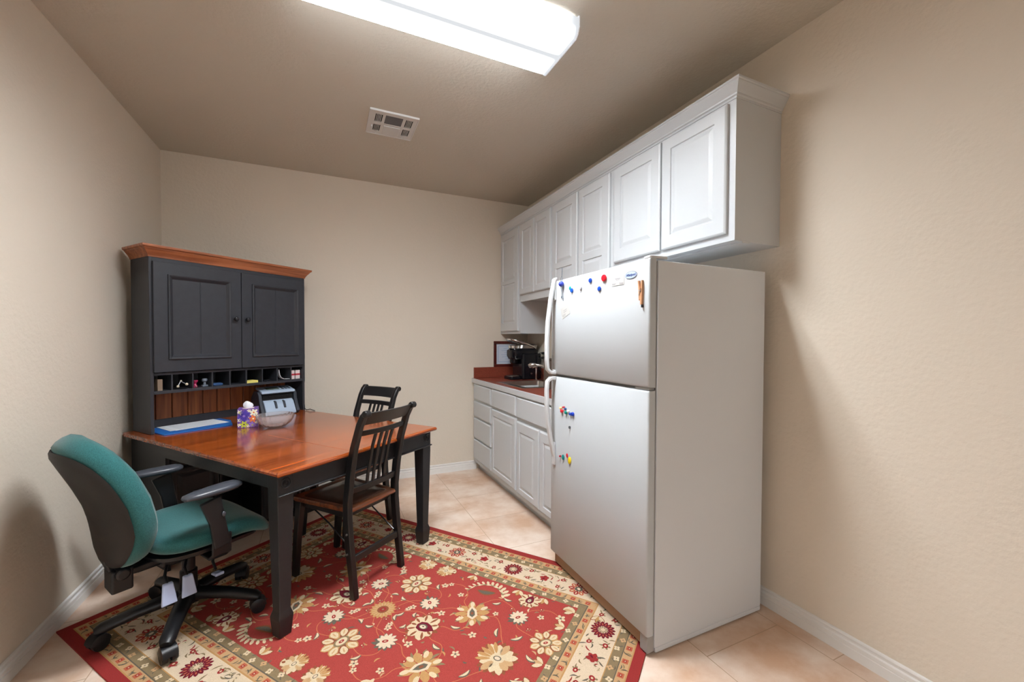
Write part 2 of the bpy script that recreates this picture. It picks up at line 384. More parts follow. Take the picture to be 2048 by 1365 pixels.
# cabinet front local frame: door x runs with -Y of the room (left in the photo = far), door faces -X
def front_M(xf, y_far, z0):      # door local (x,y,z) -> world (xf + y, y_far - x, z0 + z)
    return Matrix(((0, 1, 0, xf), (-1, 0, 0, y_far), (0, 0, 1, z0), (0, 0, 0, 1)))
def cab_door(parent, xf, yfar, ynear, z0, z1, panels, name='door'):
    """panels given as (yfar, ynear, z0, z1) in room coordinates"""
    mb = panel_door(yfar-ynear, z1-z0, [(yfar-p[0], yfar-p[1], p[2]-z0, p[3]-z0) for p in panels])
    return make(name, xform(mb, front_M(xf, yfar, z0)), m_white, parent)

# upper cabinets -----------------------------------------------------------
UF = 1.672; UD = UF-0.019; g = 0.0006
def carcass(parent, x0, y0, y1, z0, z1, lip=0.0):
    """closed cabinet box; the underside is recessed behind a bottom rail (lip)"""
    mb = MB()
    if lip: mb.box(x0+0.019, XR-0.0005, y0+0.018, y1-0.018, z0+lip, z1).box(x0, x0+0.019, y0, y1, z0, z1).box(x0+0.019, XR-0.0005, y0, y0+0.018, z0, z1).box(x0+0.019, XR-0.0005, y1-0.018, y1, z0, z1)
    else: mb.box(x0, XR-0.0005, y0, y1, z0, z1)
    return make('body', mb, m_white, parent)
u1 = thing('wall_cabinet', 'tall narrow white wall cabinet in the back corner with one two-panel door', 'cabinet', group='white wall cabinets')
carcass(u1, UF, 3.466, YB-0.0005, 1.375, 2.40, 0.02)
cab_door(u1, UD, 3.905, 3.497, 1.400, 2.385, [(3.848, 3.560, 1.905, 2.312), (3.848, 3.560, 1.482, 1.868)])
u2 = thing('wall_cabinet', 'short white wall cabinet over the sink with a pair of narrow doors', 'cabinet', group='white wall cabinets')
carcass(u2, UF, 2.868, 3.465, 1.671, 2.40, 0.02)
cab_door(u2, UD, 3.452, 3.173, 1.735, 2.385, [(3.400, 3.222, 1.786, 2.318)])
cab_door(u2, UD, 3.168, 2.888, 1.735, 2.385, [(3.130, 2.952, 1.790, 2.325)])
u3 = thing('wall_cabinet', 'white wall cabinet behind the top of the fridge with two tall two-panel doors', 'cabinet', group='white wall cabinets')
carcass(u3, UF, 2.112, 2.867, 1.375, 2.40, 0.02)
cab_door(u3, UD, 2.846, 2.503, 1.400, 2.385, [(2.795, 2.565, 1.915, 2.318), (2.795, 2.565, 1.482, 1.873)])
cab_door(u3, UD, 2.485, 2.135, 1.400, 2.385, [(2.428, 2.206, 1.920, 2.322), (2.428, 2.206, 1.482, 1.873)])
u4 = thing('wall_cabinet', 'white wall cabinet above the fridge with two wide single-panel doors', 'cabinet', group='white wall cabinets')
carcass(u4, UF, 1.262, 2.111, 1.766, 2.40, 0.0)
make('bottom_rail', MB().box(UF+0.05, UF+0.10, 1.262, 2.111, 1.758, 1.7655), m_white, u4)
cab_door(u4, UD, 2.090, 1.700, 1.800, 2.385, [(2.026, 1.762, 1.880, 2.318)])
cab_door(u4, UD, 1.690, 1.297, 1.800, 2.385, [(1.626, 1.360, 1.870, 2.322)])
# crown
cp = [(0.0, 2.395), (0.003, 2.395), (0.003, 2.405), (0.009, 2.409), (0.010, 2.416), (0.016, 2.424), (0.026, 2.440), (0.034, 2.452), (0.034, 2.456), (0.039, 2.460), (0.039, 2.4675), (0.0, 2.4675)]
def crown():
    mb = MB(); A_ = [(UF-o, YB-0.0006, z) for o, z in cp]; B_ = [(UF-o, 1.262-o, z) for o, z in cp]; C_ = [(XR-0.0006, 1.262-o, z) for o, z in cp]
    mb.loft([A_, B_, C_]); mb.box(UF+0.0, XR-0.0006, 1.262, YB-0.0006, 2.4605, 2.4668)
    return mb
tag(make('crown_moulding', crown(), m_white), 'white crown moulding running along the top of the wall cabinets', 'moulding')

# base cabinets ------------------------------------------------------------
BF = 1.372; BD = BF-0.019
def base_body(parent, y0, y1):
    # open-topped carcass: face, two sides, back, bottom and a recessed toe kick
    mb = MB().box(BF, BF+0.019, y0, y1, 0.085, 0.888).box(BF+0.019, XR-0.015, y0, y0+0.016, 0.085, 0.888).box(BF+0.019, XR-0.015, y1-0.016, y1, 0.085, 0.888)
    mb.box(XR-0.021, XR-0.015, y0+0.016, y1-0.016, 0.085, 0.888).box(BF+0.019, XR-0.021, y0+0.016, y1-0.016, 0.085, 0.101).box(BF+0.06, BF+0.076, y0, y1, 0.0, 0.085)
    return make('body', mb, m_white, parent)
SL = ((0, -0.006), (0.004, -0.002), (0.010, 0))
def slab(parent, yf, yn, z0, z1, name='drawer'):
    mb = panel_door(yf-yn, z1-z0, [(0.012, yf-yn-0.012, 0.012, z1-z0-0.012)], prof=[(0, 0), (0.001, 0)])
    return make(name, xform(mb, front_M(BD, yf, z0)), m_white, parent)
c1 = thing('base_cabinet', 'white base cabinet with four stacked drawers against the back wall', 'cabinet', group='white base cabinets')
base_body(c1, 3.421, YB-0.0155)
for a, b in ((0.725, 0.872), (0.555, 0.703), (0.342, 0.536), (0.128, 0.323)): slab(c1, 3.887, 3.437, a, b)
c2 = thing('base_cabinet', 'white base cabinet of one drawer above one door, beside the four drawers', 'cabinet', group='white base cabinets')
base_body(c2, 2.893, 3.420)
slab(c2, 3.407, 2.903, 0.717, 0.872)
cab_door(c2, BD, 3.406, 2.903, 0.128, 0.697, [(3.360, 2.960, 0.170, 0.640)])
c3 = thing('base_cabinet', 'white base cabinet partly behind the fridge, drawer front over a pair of doors', 'cabinet', group='white base cabinets')
base_body(c3, 2.115, 2.892)
slab(c3, 2.881, 2.140, 0.710, 0.868)
cab_door(c3, BD, 2.878, 2.513, 0.122, 0.682, [(2.824, 2.585, 0.168, 0.607)])
cab_door(c3, BD, 2.503, 2.140, 0.122, 0.682, [(2.447, 2.200, 0.168, 0.612)])
# worktop with cut-out for the sink
wk = thing('worktop', 'rust red laminate worktop with white front edge and low backsplash', 'worktop')
WX0, WX1, WY0, WY1 = 1.352, XR-0.0006, 2.105, YB-0.0006
SX0, SX1, SY0, SY1 = 1.450, 1.905, 2.935, 3.450
mb = MB(); rectring(mb, WX0+0.012, WX1, WY0, WY1, [(SX0, SX1, SY0, SY1)], 0.889, 0.926)
make('top', mb, m_lam, wk)
make('front_edge', MB().box(WX0, WX0+0.0118, WY0, WY1, 0.882, 0.9265), m_white, wk, 0.0015)
make('backsplash', MB().box(WX0+0.02, WX1-0.019, WY1-0.018, WY1, 0.9265, 1.034).box(WX1-0.018, WX1, WY0, WY1, 0.9265, 1.034), m_lam, wk, 0.002)
# sink
sk = thing('kitchen_sink', 'small stainless steel drop-in sink set in the red worktop', 'sink')
mb = MB(); rectring(mb, 1.428, 1.935, 2.915, 3.470, [(1.485, 1.845, 2.965, 3.420)], 0.9264, 0.9295)
make('rim', mb, m_steel, sk, 0.001)
def rrect(x0, x1, y0, y1, r, z, n=5):
    o = []
    for cx, cy, a in ((x1-r, y1-r, 0), (x0+r, y1-r, PI/2), (x0+r, y0+r, PI), (x1-r, y0+r, 1.5*PI)):
        for k in range(n+1):
            t = a+PI/2*k/n; o.append((cx+r*math.cos(t), cy+r*math.sin(t), z))
    return o
mb = MB().loft([rrect(1.485, 1.845, 2.965, 3.420, 0.03, 0.9293), rrect(1.487, 1.843, 2.967, 3.418, 0.03, 0.92), rrect(1.495, 1.835, 2.975, 3.41, 0.04, 0.79), rrect(1.53, 1.80, 3.01, 3.375, 0.04, 0.772)], cap=False)
n0 = len(mb.v)-24; mb.f.append(list(range(n0, n0+24))); mb.mi.append(0)
make('basin', mb, m_steel, sk, smooth=True)
make('drain', MB().lathe([(0.04, 0), (0.04, 0.003), (0.028, 0.004), (0.02, 0.001)], (1.66, 3.19, 0.7725), 20), m_chrome, sk, smooth=True)
# faucet
fc = thing('faucet', 'chrome swivel faucet reaching over the sink', 'faucet', (1.875, 3.17, 0.9297))
make('base', MB().lathe([(0.03, 0), (0.03, 0.008), (0.022, 0.014), (0.021, 0.05), (0.024, 0.055), (0.024, 0.075), (0.016, 0.085)], n=20), m_chrome, fc, smooth=True)
sp_ = [(0, 0, 0.07), (-0.02, 0.01, 0.105), (-0.06, 0.035, 0.135), (-0.11, 0.065, 0.155), (-0.15, 0.09, 0.160)]
make('spout', MB().tube(sp_, [0.013, 0.013, 0.012, 0.012, 0.013], 12), m_chrome, fc, smooth=True)
make('spray_head', MB().tube([(-0.145, 0.087, 0.160), (-0.165, 0.1, 0.160), (-0.19, 0.115, 0.158), (-0.205, 0.125, 0.153)], [0.014, 0.019, 0.02, 0.012], 14).lathe([(0.012, -0.012), (0.014, 0)], (-0.19, 0.115, 0.145), 12), m_chrome, fc, smooth=True)
make('handle', MB().tube([(0, 0, 0.08), (0.01, -0.01, 0.1), (0.03, -0.05, 0.115)], [0.011, 0.009, 0.006], 10), m_chrome, fc, smooth=True)
sd = thing('soap_dispenser', 'slim chrome soap dispenser standing at the far end of the sink', 'soap dispenser', (1.855, 3.495, 0.9264))
make('stem', MB().lathe([(0.016, 0), (0.016, 0.006), (0.009, 0.012), (0.009, 0.1), (0.012, 0.105), (0.012, 0.13), (0.006, 0.135)], n=14), m_chrome, sd, smooth=True)
make('nozzle', MB().tube([(0, 0, 0.125), (-0.02, -0.01, 0.128), (-0.05, -0.02, 0.12)], [0.006, 0.006, 0.005], 8), m_chrome, sd, smooth=True)
# brown box on the worktop, mostly hidden by the fridge
bx = thing('brown_canister', 'dark brown box-shaped canister on the worktop, half hidden behind the fridge', 'canister', (1.607, 2.75, 0.9264))
m_brn = mat('dark_brown_plastic', (84, 72, 62), 0.5)
make('body', MB().box(0, 0.14, 0, 0.15, 0, 0.225), m_brn, bx, 0.004)
make('lid', MB().box(-0.002, 0.142, -0.002, 0.152, 0.2252, 0.240), m_brn, bx, 0.003)

# coffee maker, facing -x
cm = thing('coffee_maker', 'black single-serve coffee maker with raised silver lid handle beside the sink', 'coffee maker', (1.63, 3.565, 0.9264))
m_cm = mat('glossy_black', (16, 18, 24), 0.18); m_tank = mat('smoked_tank', (52, 54, 62), 0.12, trans=0.25)
def rbox(mb, x0, x1, y0, y1, z0, z1, r): return mb.loft([rrect(x0, x1, y0, y1, r, z0), rrect(x0, x1, y0, y1, r, z1)])
mb = MB(); rbox(mb, 0.0, 0.13, 0.03, 0.21, 0, 0.03, 0.03); make('drip_base', mb, m_cm, cm, 0.004)
make('drip_tray', MB().loft([rrect(0.01, 0.115, 0.055, 0.185, 0.03, 0.031), rrect(0.01, 0.115, 0.055, 0.185, 0.03, 0.036)]), m_steel, cm)
mb = MB(); rbox(mb, 0.115, 0.325, 0.0, 0.235, 0, 0.255, 0.025); make('body', mb, m_cm, cm, 0.008)
mb = MB(); mb.loft([rrect(0.035, 0.30, 0.03, 0.205, 0.05, 0.200), rrect(0.02, 0.31, 0.02, 0.215, 0.06, 0.23), rrect(0.02, 0.31, 0.02, 0.215, 0.06, 0.285), rrect(0.05, 0.29, 0.035, 0.2, 0.06, 0.305)]); make('brew_head', mb, m_cm, cm, smooth=True)
make('pod_holder', MB().lathe([(0.035, 0), (0.05, 0.012), (0.052, 0.05)], (0.085, 0.118, 0.150), 20), m_cm, cm, smooth=True)
make('silver_collar', MB().lathe([(0.046, 0), (0.056, 0.006), (0.056, 0.03), (0.04, 0.036)], (0.075, 0.118, 0.300), 24), m_chrome, cm, smooth=True)
lid = make('lid', MB().loft([[(x, y, z) for x, y, z in l] for l in (rrect(0.09, 0.30, 0.03, 0.205, 0.05, 0.306), rrect(0.10, 0.31, 0.035, 0.2, 0.05, 0.335), rrect(0.13, 0.29, 0.06, 0.175, 0.04, 0.35))]), m_steel, cm, smooth=True)
make('lid_handle', MB().tube([(0.26, 0.03, 0.315), (0.16, 0.022, 0.352), (0.06, 0.03, 0.382), (0.02, 0.07, 0.392), (0.012, 0.118, 0.394), (0.02, 0.165, 0.392), (0.06, 0.205, 0.382), (0.16, 0.213, 0.352), (0.26, 0.205, 0.315)], 0.010, 10), m_chrome, cm, smooth=True)
make('water_tank', MB().loft([rrect(0.14, 0.31, 0.237, 0.30, 0.02, 0.01), rrect(0.14, 0.31, 0.237, 0.30, 0.02, 0.27)]), m_tank, cm)
make('silver_button', MB().lathe([(0.009, 0), (0.009, 0.004)], M=Matrix.Translation((0.21, -0.0005, 0.06)) @ Matrix.Rotation(PI/2, 4, 'X'), n=12), m_steel, cm)
# certificate frame on the back wall
cf = thing('picture_frame', 'dark red wood frame with a printed certificate above the backsplash', 'picture frame', (1.589, YB-0.0008, 1.0345))
m_cher = wood('cherry_frame', (66, 22, 20), (96, 34, 28), 'X', 1, 0.3, 0.2)
FW_, FH_ = 0.337, 0.267
mb = MB()
for x0, x1, z0, z1 in ((0, FW_, 0, 0.028), (0, FW_, FH_-0.028, FH_), (0, 0.028, 0.028, FH_-0.028), (FW_-0.028, FW_, 0.028, FH_-0.028)): mb.box(x0, x1, -0.018, 0, z0, z1)
make('frame', mb, m_cher, cf, 0.003)
m_cert = mat('certificate_blue_border', (150, 178, 212), 0.7); m_pane = mat('certificate_sheet', (214, 222, 236), 0.4)
make('sheet', MB().box(0.028, FW_-0.028, -0.006, -0.002, 0.028, FH_-0.028), m_pane, cf)
mb = MB(); a, b, c_, d = 0.05, FW_-0.05, 0.048, FH_-0.048
for x0, x1, z0, z1 in ((a, b, c_, c_+0.004), (a, b, d-0.004, d), (a, a+0.004, c_, d), (b-0.004, b, c_, d)): mb.box(x0, x1, -0.0066, -0.0058, z0, z1)
for k, (ww) in enumerate((0.12, 0.16, 0.1, 0.17, 0.15, 0.08)): mb.box(FW_/2-ww/2, FW_/2+ww/2, -0.0066, -0.0058, d-0.03-k*0.022, d-0.027-k*0.022)
make('print', mb, m_cert, cf)
# outlet and cords on the right wall
ol = thing('wall_outlet', 'cream double wall outlet above the worktop with two plugs in it', 'outlet', (XR-0.0006, 3.545, 1.16))
m_cream = mat('cream_plastic', (214, 204, 184), 0.45)
make('plate', MB().box(-0.006, 0, -0.037, 0.037, -0.06, 0.06), m_cream, ol, 0.002)
for dz in (-0.022, 0.024): make('socket', MB().box(-0.008, -0.0062, -0.016, 0.016, dz-0.014, dz+0.014), m_cream, ol, 0.001)
m_cord = mat('black_cord', (18, 18, 20), 0.5)
pg = thing('power_cord', 'black cord with plug looping down behind the coffee maker', 'cord', (0, 0, 0))
make('plug', MB().box(1.945, 1.977, 3.53, 3.56, 1.172, 1.196), m_cord, pg, 0.004)
make('cord', MB().tube([(1.947, 3.545, 1.184), (1.92, 3.54, 1.188), (1.90, 3.545, 1.16), (1.905, 3.548, 1.09), (1.93, 3.553, 1.02), (1.962, 3.556, 0.96), (1.962, 3.558, 0.932)], 0.0035, 8), m_cord, pg, smooth=True)
pg2 = thing('power_cord', 'black cord from the lower socket curving left to the coffee maker', 'cord', (0, 0, 0))
make('plug', MB().box(1.945, 1.977, 3.53, 3.56, 1.126, 1.150), m_cord, pg2, 0.004)
make('cord', MB().tube([(1.947, 3.545, 1.138), (1.915, 3.56, 1.135), (1.960, 3.62, 1.12), (1.974, 3.70, 1.08), (1.978, 3.76, 1.05), (1.978, 3.80, 1.041)], 0.0035, 8), m_cord, pg2, smooth=True)

# ------------------------------------------------------------------ fridge
FX, FY0, FY1, FR = 1.195, 1.279, 2.068, 1.912
fr = thing('refrigerator', 'white top-freezer refrigerator standing in front of the cabinets', 'refrigerator')
make('body', MB().box(1.241, FR, FY0, FY1, 0.030, 1.643).box(1.247, FR, FY0, FY0+0.02, 0.0085, 0.030).box(1.247, FR, FY1-0.02, FY1, 0.0085, 0.030), m_fside, fr, 0.003)
make('gasket', MB().box(1.2315, 1.2405, FY0+0.006, FY1-0.006, 0.09, 1.637), m_gasket, fr)
def fdoor(z0, z1):
    pr = []
    # gently crowned face, rounded vertical edges (x outwards, y)
    n = 14
    for k in range(n+1):
        y = FY0+(FY1-FY0)*k/n
        e = min(k, n-k)/n; pr.append((FX+0.006*(1-min(1, e*9)) if e < 0.11 else FX, y))
    pr = [(1.231, FY0), (FX+0.008, FY0), (FX+0.003, FY0+0.002), (FX, FY0+0.008)] + [(FX, FY0+0.008+(FY1-FY0-0.016)*k/6) for k in range(1, 7)] + [(FX+0.003, FY1-0.002), (FX+0.008, FY1), (1.231, FY1)]
    mb = MB().loft([[(x+(0.006 if x < 1.22 else 0), y, z0) for x, y in pr], [(x, y, z0+0.008) for x, y in pr], [(x, y, z1-0.008) for x, y in pr], [(x+(0.006 if x < 1.22 else 0), y, z1) for x, y in pr]])
    return mb
make('freezer_door', fdoor(1.121, 1.650), m_fridge, fr, smooth=True)
make('fridge_door', fdoor(0.086, 1.107), m_fridge, fr, smooth=True)
make('kick_grille', MB().box(1.222, 1.240, FY0+0.05, FY1-0.01, 0.018, 0.080), m_kick, fr, 0.002)
make('corner_foot', MB().box(1.205, 1.240, FY0+0.004, FY0+0.048, 0.014, 0.082), m_gasket, fr, 0.003)
make('hinge_cover', MB().loft([rrect(1.20, 1.30, FY0+0.002, FY0+0.045, 0.012, 1.651), rrect(1.20, 1.30, FY0+0.002, FY0+0.045, 0.012, 1.660), rrect(1.21, 1.30, FY0+0.008, FY0+0.04, 0.010, 1.664)]), m_plast, fr, 0.002)
make('hinge', MB().box(1.205, 1.238, FY0+0.006, FY0+0.09, 1.1085, 1.1195), m_gasket, fr, 0.001)
# handles
hy0 = 2.022
def handle(pts, name):
    return make(name, MB().bar(pts, [(0.030*wf, 0.016*tf) for *_, wf, tf in [(0, 0, 0, *q) for q in hw]], (0, 1, 0)), m_plast, fr, 0.005, seg=3)
hw = [(1, 0.6), (1, 1), (1, 1.1), (1, 1.1), (1, 1.1), (1, 1.1), (1, 1.1), (1, 1.2), (1, 1.3)]
handle([(FX+0.004, hy0, 1.668), (FX-0.008, hy0, 1.655), (FX-0.030, hy0, 1.55), (FX-0.048, hy0, 1.42), (FX-0.054, hy0, 1.30), (FX-0.054, hy0, 1.20), (FX-0.050, hy0, 1.150), (FX-0.030, hy0, 1.130), (FX+0.002, hy0, 1.128)], 'handle')
hw = [(1, 1.3), (1, 1.2), (1, 1.1), (1, 1.1), (1, 1.1), (1, 1.1), (1, 1.1), (1, 1.0), (1, 0.6)]
handle([(FX+0.002, hy0, 1.100), (FX-0.030, hy0, 1.098), (FX-0.050, hy0, 1.080), (FX-0.054, hy0, 1.03), (FX-0.052, hy0, 0.93), (FX-0.042, hy0, 0.83), (FX-0.026, hy0, 0.74), (FX-0.010, hy0, 0.665), (FX+0.001, hy0, 0.625)], 'handle')
for z0, z1 in ((1.54, 1.667), (1.125, 1.145), (1.085, 1.103), (0.60, 0.73)):
    make('handle_mount', MB().box(FX-0.012, FX-0.0003, hy0-0.013, hy0+0.013, z0, z1), m_plast, fr, 0.003)
# badge
m_badge = mat('pale_blue_badge', (176, 194, 222), 0.3); m_navy = mat('navy_print', (44, 66, 128), 0.4); m_silver = mat('silver_rim', (190, 198, 212), 0.25, metal=0.6)
MF = Matrix(((0, 0, -1, FX), (-1, 0, 0, 1.3875), (0, 1, 0, 1.5945), (0, 0, 0, 1)))      # text x -> -Y, text y -> Z, normal -> -X
def oval(a, b, d0, d1, n=36): return MB().loft([[MF @ Vector((a*math.cos(t*2*PI/n), b*math.sin(t*2*PI/n), d)) for t in range(n)] for d in (d0, d1)])
bd = make('badge', oval(0.0375, 0.0165, 0.0002, 0.0022), m_silver, fr)
make('badge_face', oval(0.0345, 0.0142, 0.0023, 0.0028), m_badge, bd)
text_mesh('badge_lettering', 'Whirlpool', 0.0165, m_navy, bd, MF @ Matrix.Translation((-0.001, 0.0, 0.0032)), shear=0.35, sx=0.86)

# magnets and cards on the fridge
def magnet(y, z, rgb, label, r=0.009, tall=1.0, dx=0.0, depth=0.009, rot=0.0):
    m = mat('magnet_plastic', rgb, 0.25)
    Mx = Matrix.Translation((FX-0.0004-dx, y, z)) @ Matrix.Rotation(rot, 4, 'X') @ Matrix.Diagonal((1, 1, tall, 1)) @ Matrix.Rotation(-PI/2, 4, 'Y')
    o = make('round_magnet', MB().lathe([(r*0.86, 0), (r, depth*0.25), (r, depth*0.55), (r*0.85, depth*0.85), (r*0.4, depth), (0.0004, depth*1.02)], n=20, M=Mx), m, smooth=True)
    return tag(o, label, 'magnet', 'magnets on the fridge doors')
magnet(1.866, 1.592, (30, 165, 170), 'turquoise magnet tucked behind a blue one near the freezer door handle', dx=0.0, depth=0.004, r=0.010)
magnet(1.846, 1.578, (20, 84, 190), 'blue round magnet overlapping a turquoise one on the freezer door', r=0.0115)
magnet(1.764, 1.581, (196, 196, 202), 'white round magnet on the freezer door', r=0.010)
magnet(1.680, 1.609, (24, 72, 176), 'blue round magnet level with the big red one on the freezer door', r=0.0115)
magnet(1.607, 1.560, (24, 78, 184), 'blue round magnet lowest of the freezer door magnets, left of the white card', r=0.0115)
magnet(1.570, 1.606, (226, 30, 48), 'large red round magnet beside the white card on the freezer door', r=0.0165, depth=0.012)
lab = 'in the pushpin cluster on the lower fridge door'
magnet(1.949, 0.937, (245, 215, 150), 'pale yellow magnet leftmost '+lab, r=0.007, depth=0.014)
magnet(1.936, 0.922, (208, 34, 46), 'red magnet second from left '+lab, r=0.0095, depth=0.014)
magnet(1.917, 0.946, (170, 30, 50), 'small dark red magnet highest '+lab, r=0.0055, depth=0.016)
magnet(1.901, 0.939, (28, 70, 130), 'dark blue magnet above the green one '+lab, r=0.0065, depth=0.012)
magnet(1.894, 0.921, (22, 132, 120), 'green magnet in the middle '+lab, r=0.0095, depth=0.014)
magnet(1.873, 0.931, (238, 240, 244), 'white magnet right of the green one '+lab, r=0.0075, depth=0.012)
magnet(1.850, 0.920, (36, 76, 190), 'blue magnet next to the white one '+lab, r=0.008, depth=0.012)
magnet(1.828, 0.923, (22, 56, 168), 'deep blue magnet rightmost '+lab, r=0.0105, depth=0.014)
magnet(1.860, 0.846, (84, 92, 96), 'tiny dark grey magnet alone below the upper cluster on the lower door', r=0.006, tall=1.3)
magnet(1.953, 0.667, (176, 40, 60), 'tiny red magnet left of the teal oval one by the lower handle', r=0.005, depth=0.012)
magnet(1.924, 0.668, (20, 124, 122), 'teal oval magnet in the lowest row on the fridge door', r=0.0105, tall=1.45)
magnet(1.886, 0.687, (204, 34, 44), 'red oval magnet behind the top of the yellow one', r=0.008, tall=1.5, depth=0.005, rot=-0.2)
magnet(1.858, 0.668, (240, 214, 30), 'long yellow oval magnet in the lowest row on the fridge door', r=0.0125, tall=1.65, rot=0.25)
def card(pts, label, lines):
    t = thing('paper_card', label, 'card')
    make('card', MB().loft([[(FX-0.0004, y, z) for y, z in pts], [(FX-0.0016, y, z) for y, z in pts]]), mat('card_stock', (192, 192, 188), 0.6), t)
    (y0, z0), (y1, z1), (y2, z2), (y3, z3) = pts
    mb = MB()
    for (s0, s1, v0, v1) in lines:
        def q(s, v): return (y0+(y1-y0)*s+(y3-y0)*v, z0+(z1-z0)*s+(z3-z0)*v)
        P = [q(s0, v0), q(s1, v0), q(s1, v1), q(s0, v1)]
        mb.loft([[(FX-0.00165, a, b) for a, b in P], [(FX-0.0019, a, b) for a, b in P]])
    make('print', mb, mat('card_print', (120, 118, 128), 0.6), t)
card([(1.518, 1.614), (1.432, 1.612), (1.432, 1.560), (1.518, 1.560)], 'white business card upright between the red magnet and the badge',
     [(0.3, 0.7, 0.40, 0.44), (0.36, 0.64, 0.5, 0.53), (0.06, 0.36, 0.8, 0.83), (0.06, 0.3, 0.87, 0.9), (0.62, 0.94, 0.8, 0.83), (0.66, 0.94, 0.87, 0.9)])
card([(1.963, 1.487), (1.886, 1.512), (1.866, 1.459), (1.943, 1.430)], 'white card stuck tilted below the magnets near the freezer handle',
     [(0.3, 0.75, 0.35, 0.38), (0.3, 0.7, 0.5, 0.53), (0.1, 0.5, 0.72, 0.75), (0.1, 0.45, 0.84, 0.87)])
# wire hook with a blue ball magnet and thin chains
hk = thing('key_hanger', 'blue ball magnet with a wire clip above and thin wires hanging at the freezer handle', 'magnet')
m_ballb = mat('blue_white_ball', (58, 74, 186), 0.2, noise=(120, 0.4)); m_wire = mat('grey_wire', (132, 146, 160), 0.3, metal=0.6)
make('ball', MB().ball((FX-0.0155, 1.934, 1.622), 0.0150, 16, (1, 1, 1)), m_ballb, hk, smooth=True)
make('clip', MB().tube([(FX-0.014, 1.927, 1.636), (FX-0.012, 1.928, 1.655), (FX-0.01, 1.936, 1.672), (FX-0.012, 1.943, 1.655), (FX-0.014, 1.941, 1.636)], 0.0014, 6).tube([(FX-0.01, 1.936, 1.672), (FX-0.008, 1.936, 1.712)], 0.0022, 6), m_wire, hk, smooth=True)
make('wire', MB().tube([(FX-0.014, 1.932, 1.609), (FX-0.006, 1.932, 1.570), (FX-0.003, 1.932, 1.530)], 0.0012, 6), m_wire, hk)
make('wire', MB().tube([(FX-0.014, 1.944, 1.612), (FX-0.006, 1.945, 1.580), (FX-0.004, 1.9465, 1.556)], 0.0010, 6).box(FX-0.006, FX-0.002, 1.944, 1.950, 1.545, 1.557), m_wire, hk)
# clothes peg
cpn = thing('clothespin', 'wooden clothespin clipped upright on the freezer door beside the badge', 'clothespin', (FX-0.0005, 1.3215, 1.4805))
m_peg = wood('peg_wood', (178, 122, 82), (216, 168, 128), 'Z', 1, 0.6, 0)
make('leg', MB().prism([(0.0004, 0.004), (0.0080, 0.0), (0.0105, 0.045), (0.0150, 0.082), (0.0105, 0.082), (0.0010, 0.040)], 'x', -0.010, 0), m_peg, cpn)
make('leg', MB().prism([(-0.0004, -0.018), (-0.0080, -0.018), (-0.0105, 0.045), (-0.0100, 0.082), (-0.0060, 0.082), (-0.0010, 0.040)], 'x', -0.010, 0), m_peg, cpn)
make('spring', MB().tube([(-0.011, -0.006, 0.036), (-0.011, 0.005, 0.040)], 0.003, 8).tube([(-0.0115, 0.006, 0.02), (-0.0115, -0.008, 0.048)], 0.0011, 6), m_steel, cpn)
make('magnet_strip', MB().box(-0.0075, -0.0002, -0.0108, -0.0035, -0.030, -0.0182), m_bplast, cpn)

# ------------------------------------------------------------------ desk group (rotated frame)
TH = math.radians(37.2); AX, AY = -0.185, 1.964
def W(u, v, z=0.0):
    return Vector((AX+u*math.cos(TH)-v*math.sin(TH), AY+u*math.sin(TH)+v*math.cos(TH), z))
dk = thing('desk', 'L-shaped work table with orange-brown wood top and black base under the hutch', 'desk', (AX, AY, 0), TH)
TZ = 0.75
def top_mb():
    u1_, v1_ = 1.056, 1.572
    pr = [(0.006, 0.728), (0.0, 0.734), (0.0, 0.742), (0.005, 0.749), (0.008, 0.75)]
    return MB().loft([[(0+o, 0+o, z), (u1_-o, 0+o, z), (u1_-o, v1_-o, z), (0+o, v1_-o, z)] for o, z in pr])
def clip_back(mb, gap=0.006):
    # keep the back corner clear of the walls
    out = []
    for p in mb.v:
        q = W(p[0], p[1]); x = max(q.x, XL+gap); y = min(q.y, YB-gap); d = Vector((x-AX, y-AY))
        out.append((d.x*math.cos(TH)+d.y*math.sin(TH), -d.x*math.sin(TH)+d.y*math.cos(TH), p[2]))
    mb.v = out; return mb
tb = make('tabletop', clip_back(top_mb()), m_top, dk)
m_chip = mat('bare_wood_chip', (222, 172, 112), 0.5)
make('leaf_seam', MB().box(0.3945, 0.3965, 0.004, 0.72, 0.7499, 0.7504).box(0.398, 0.452, -0.0006, 0.003, 0.7425, 0.7502), mat('seam', (150, 92, 48), 0.4), dk)
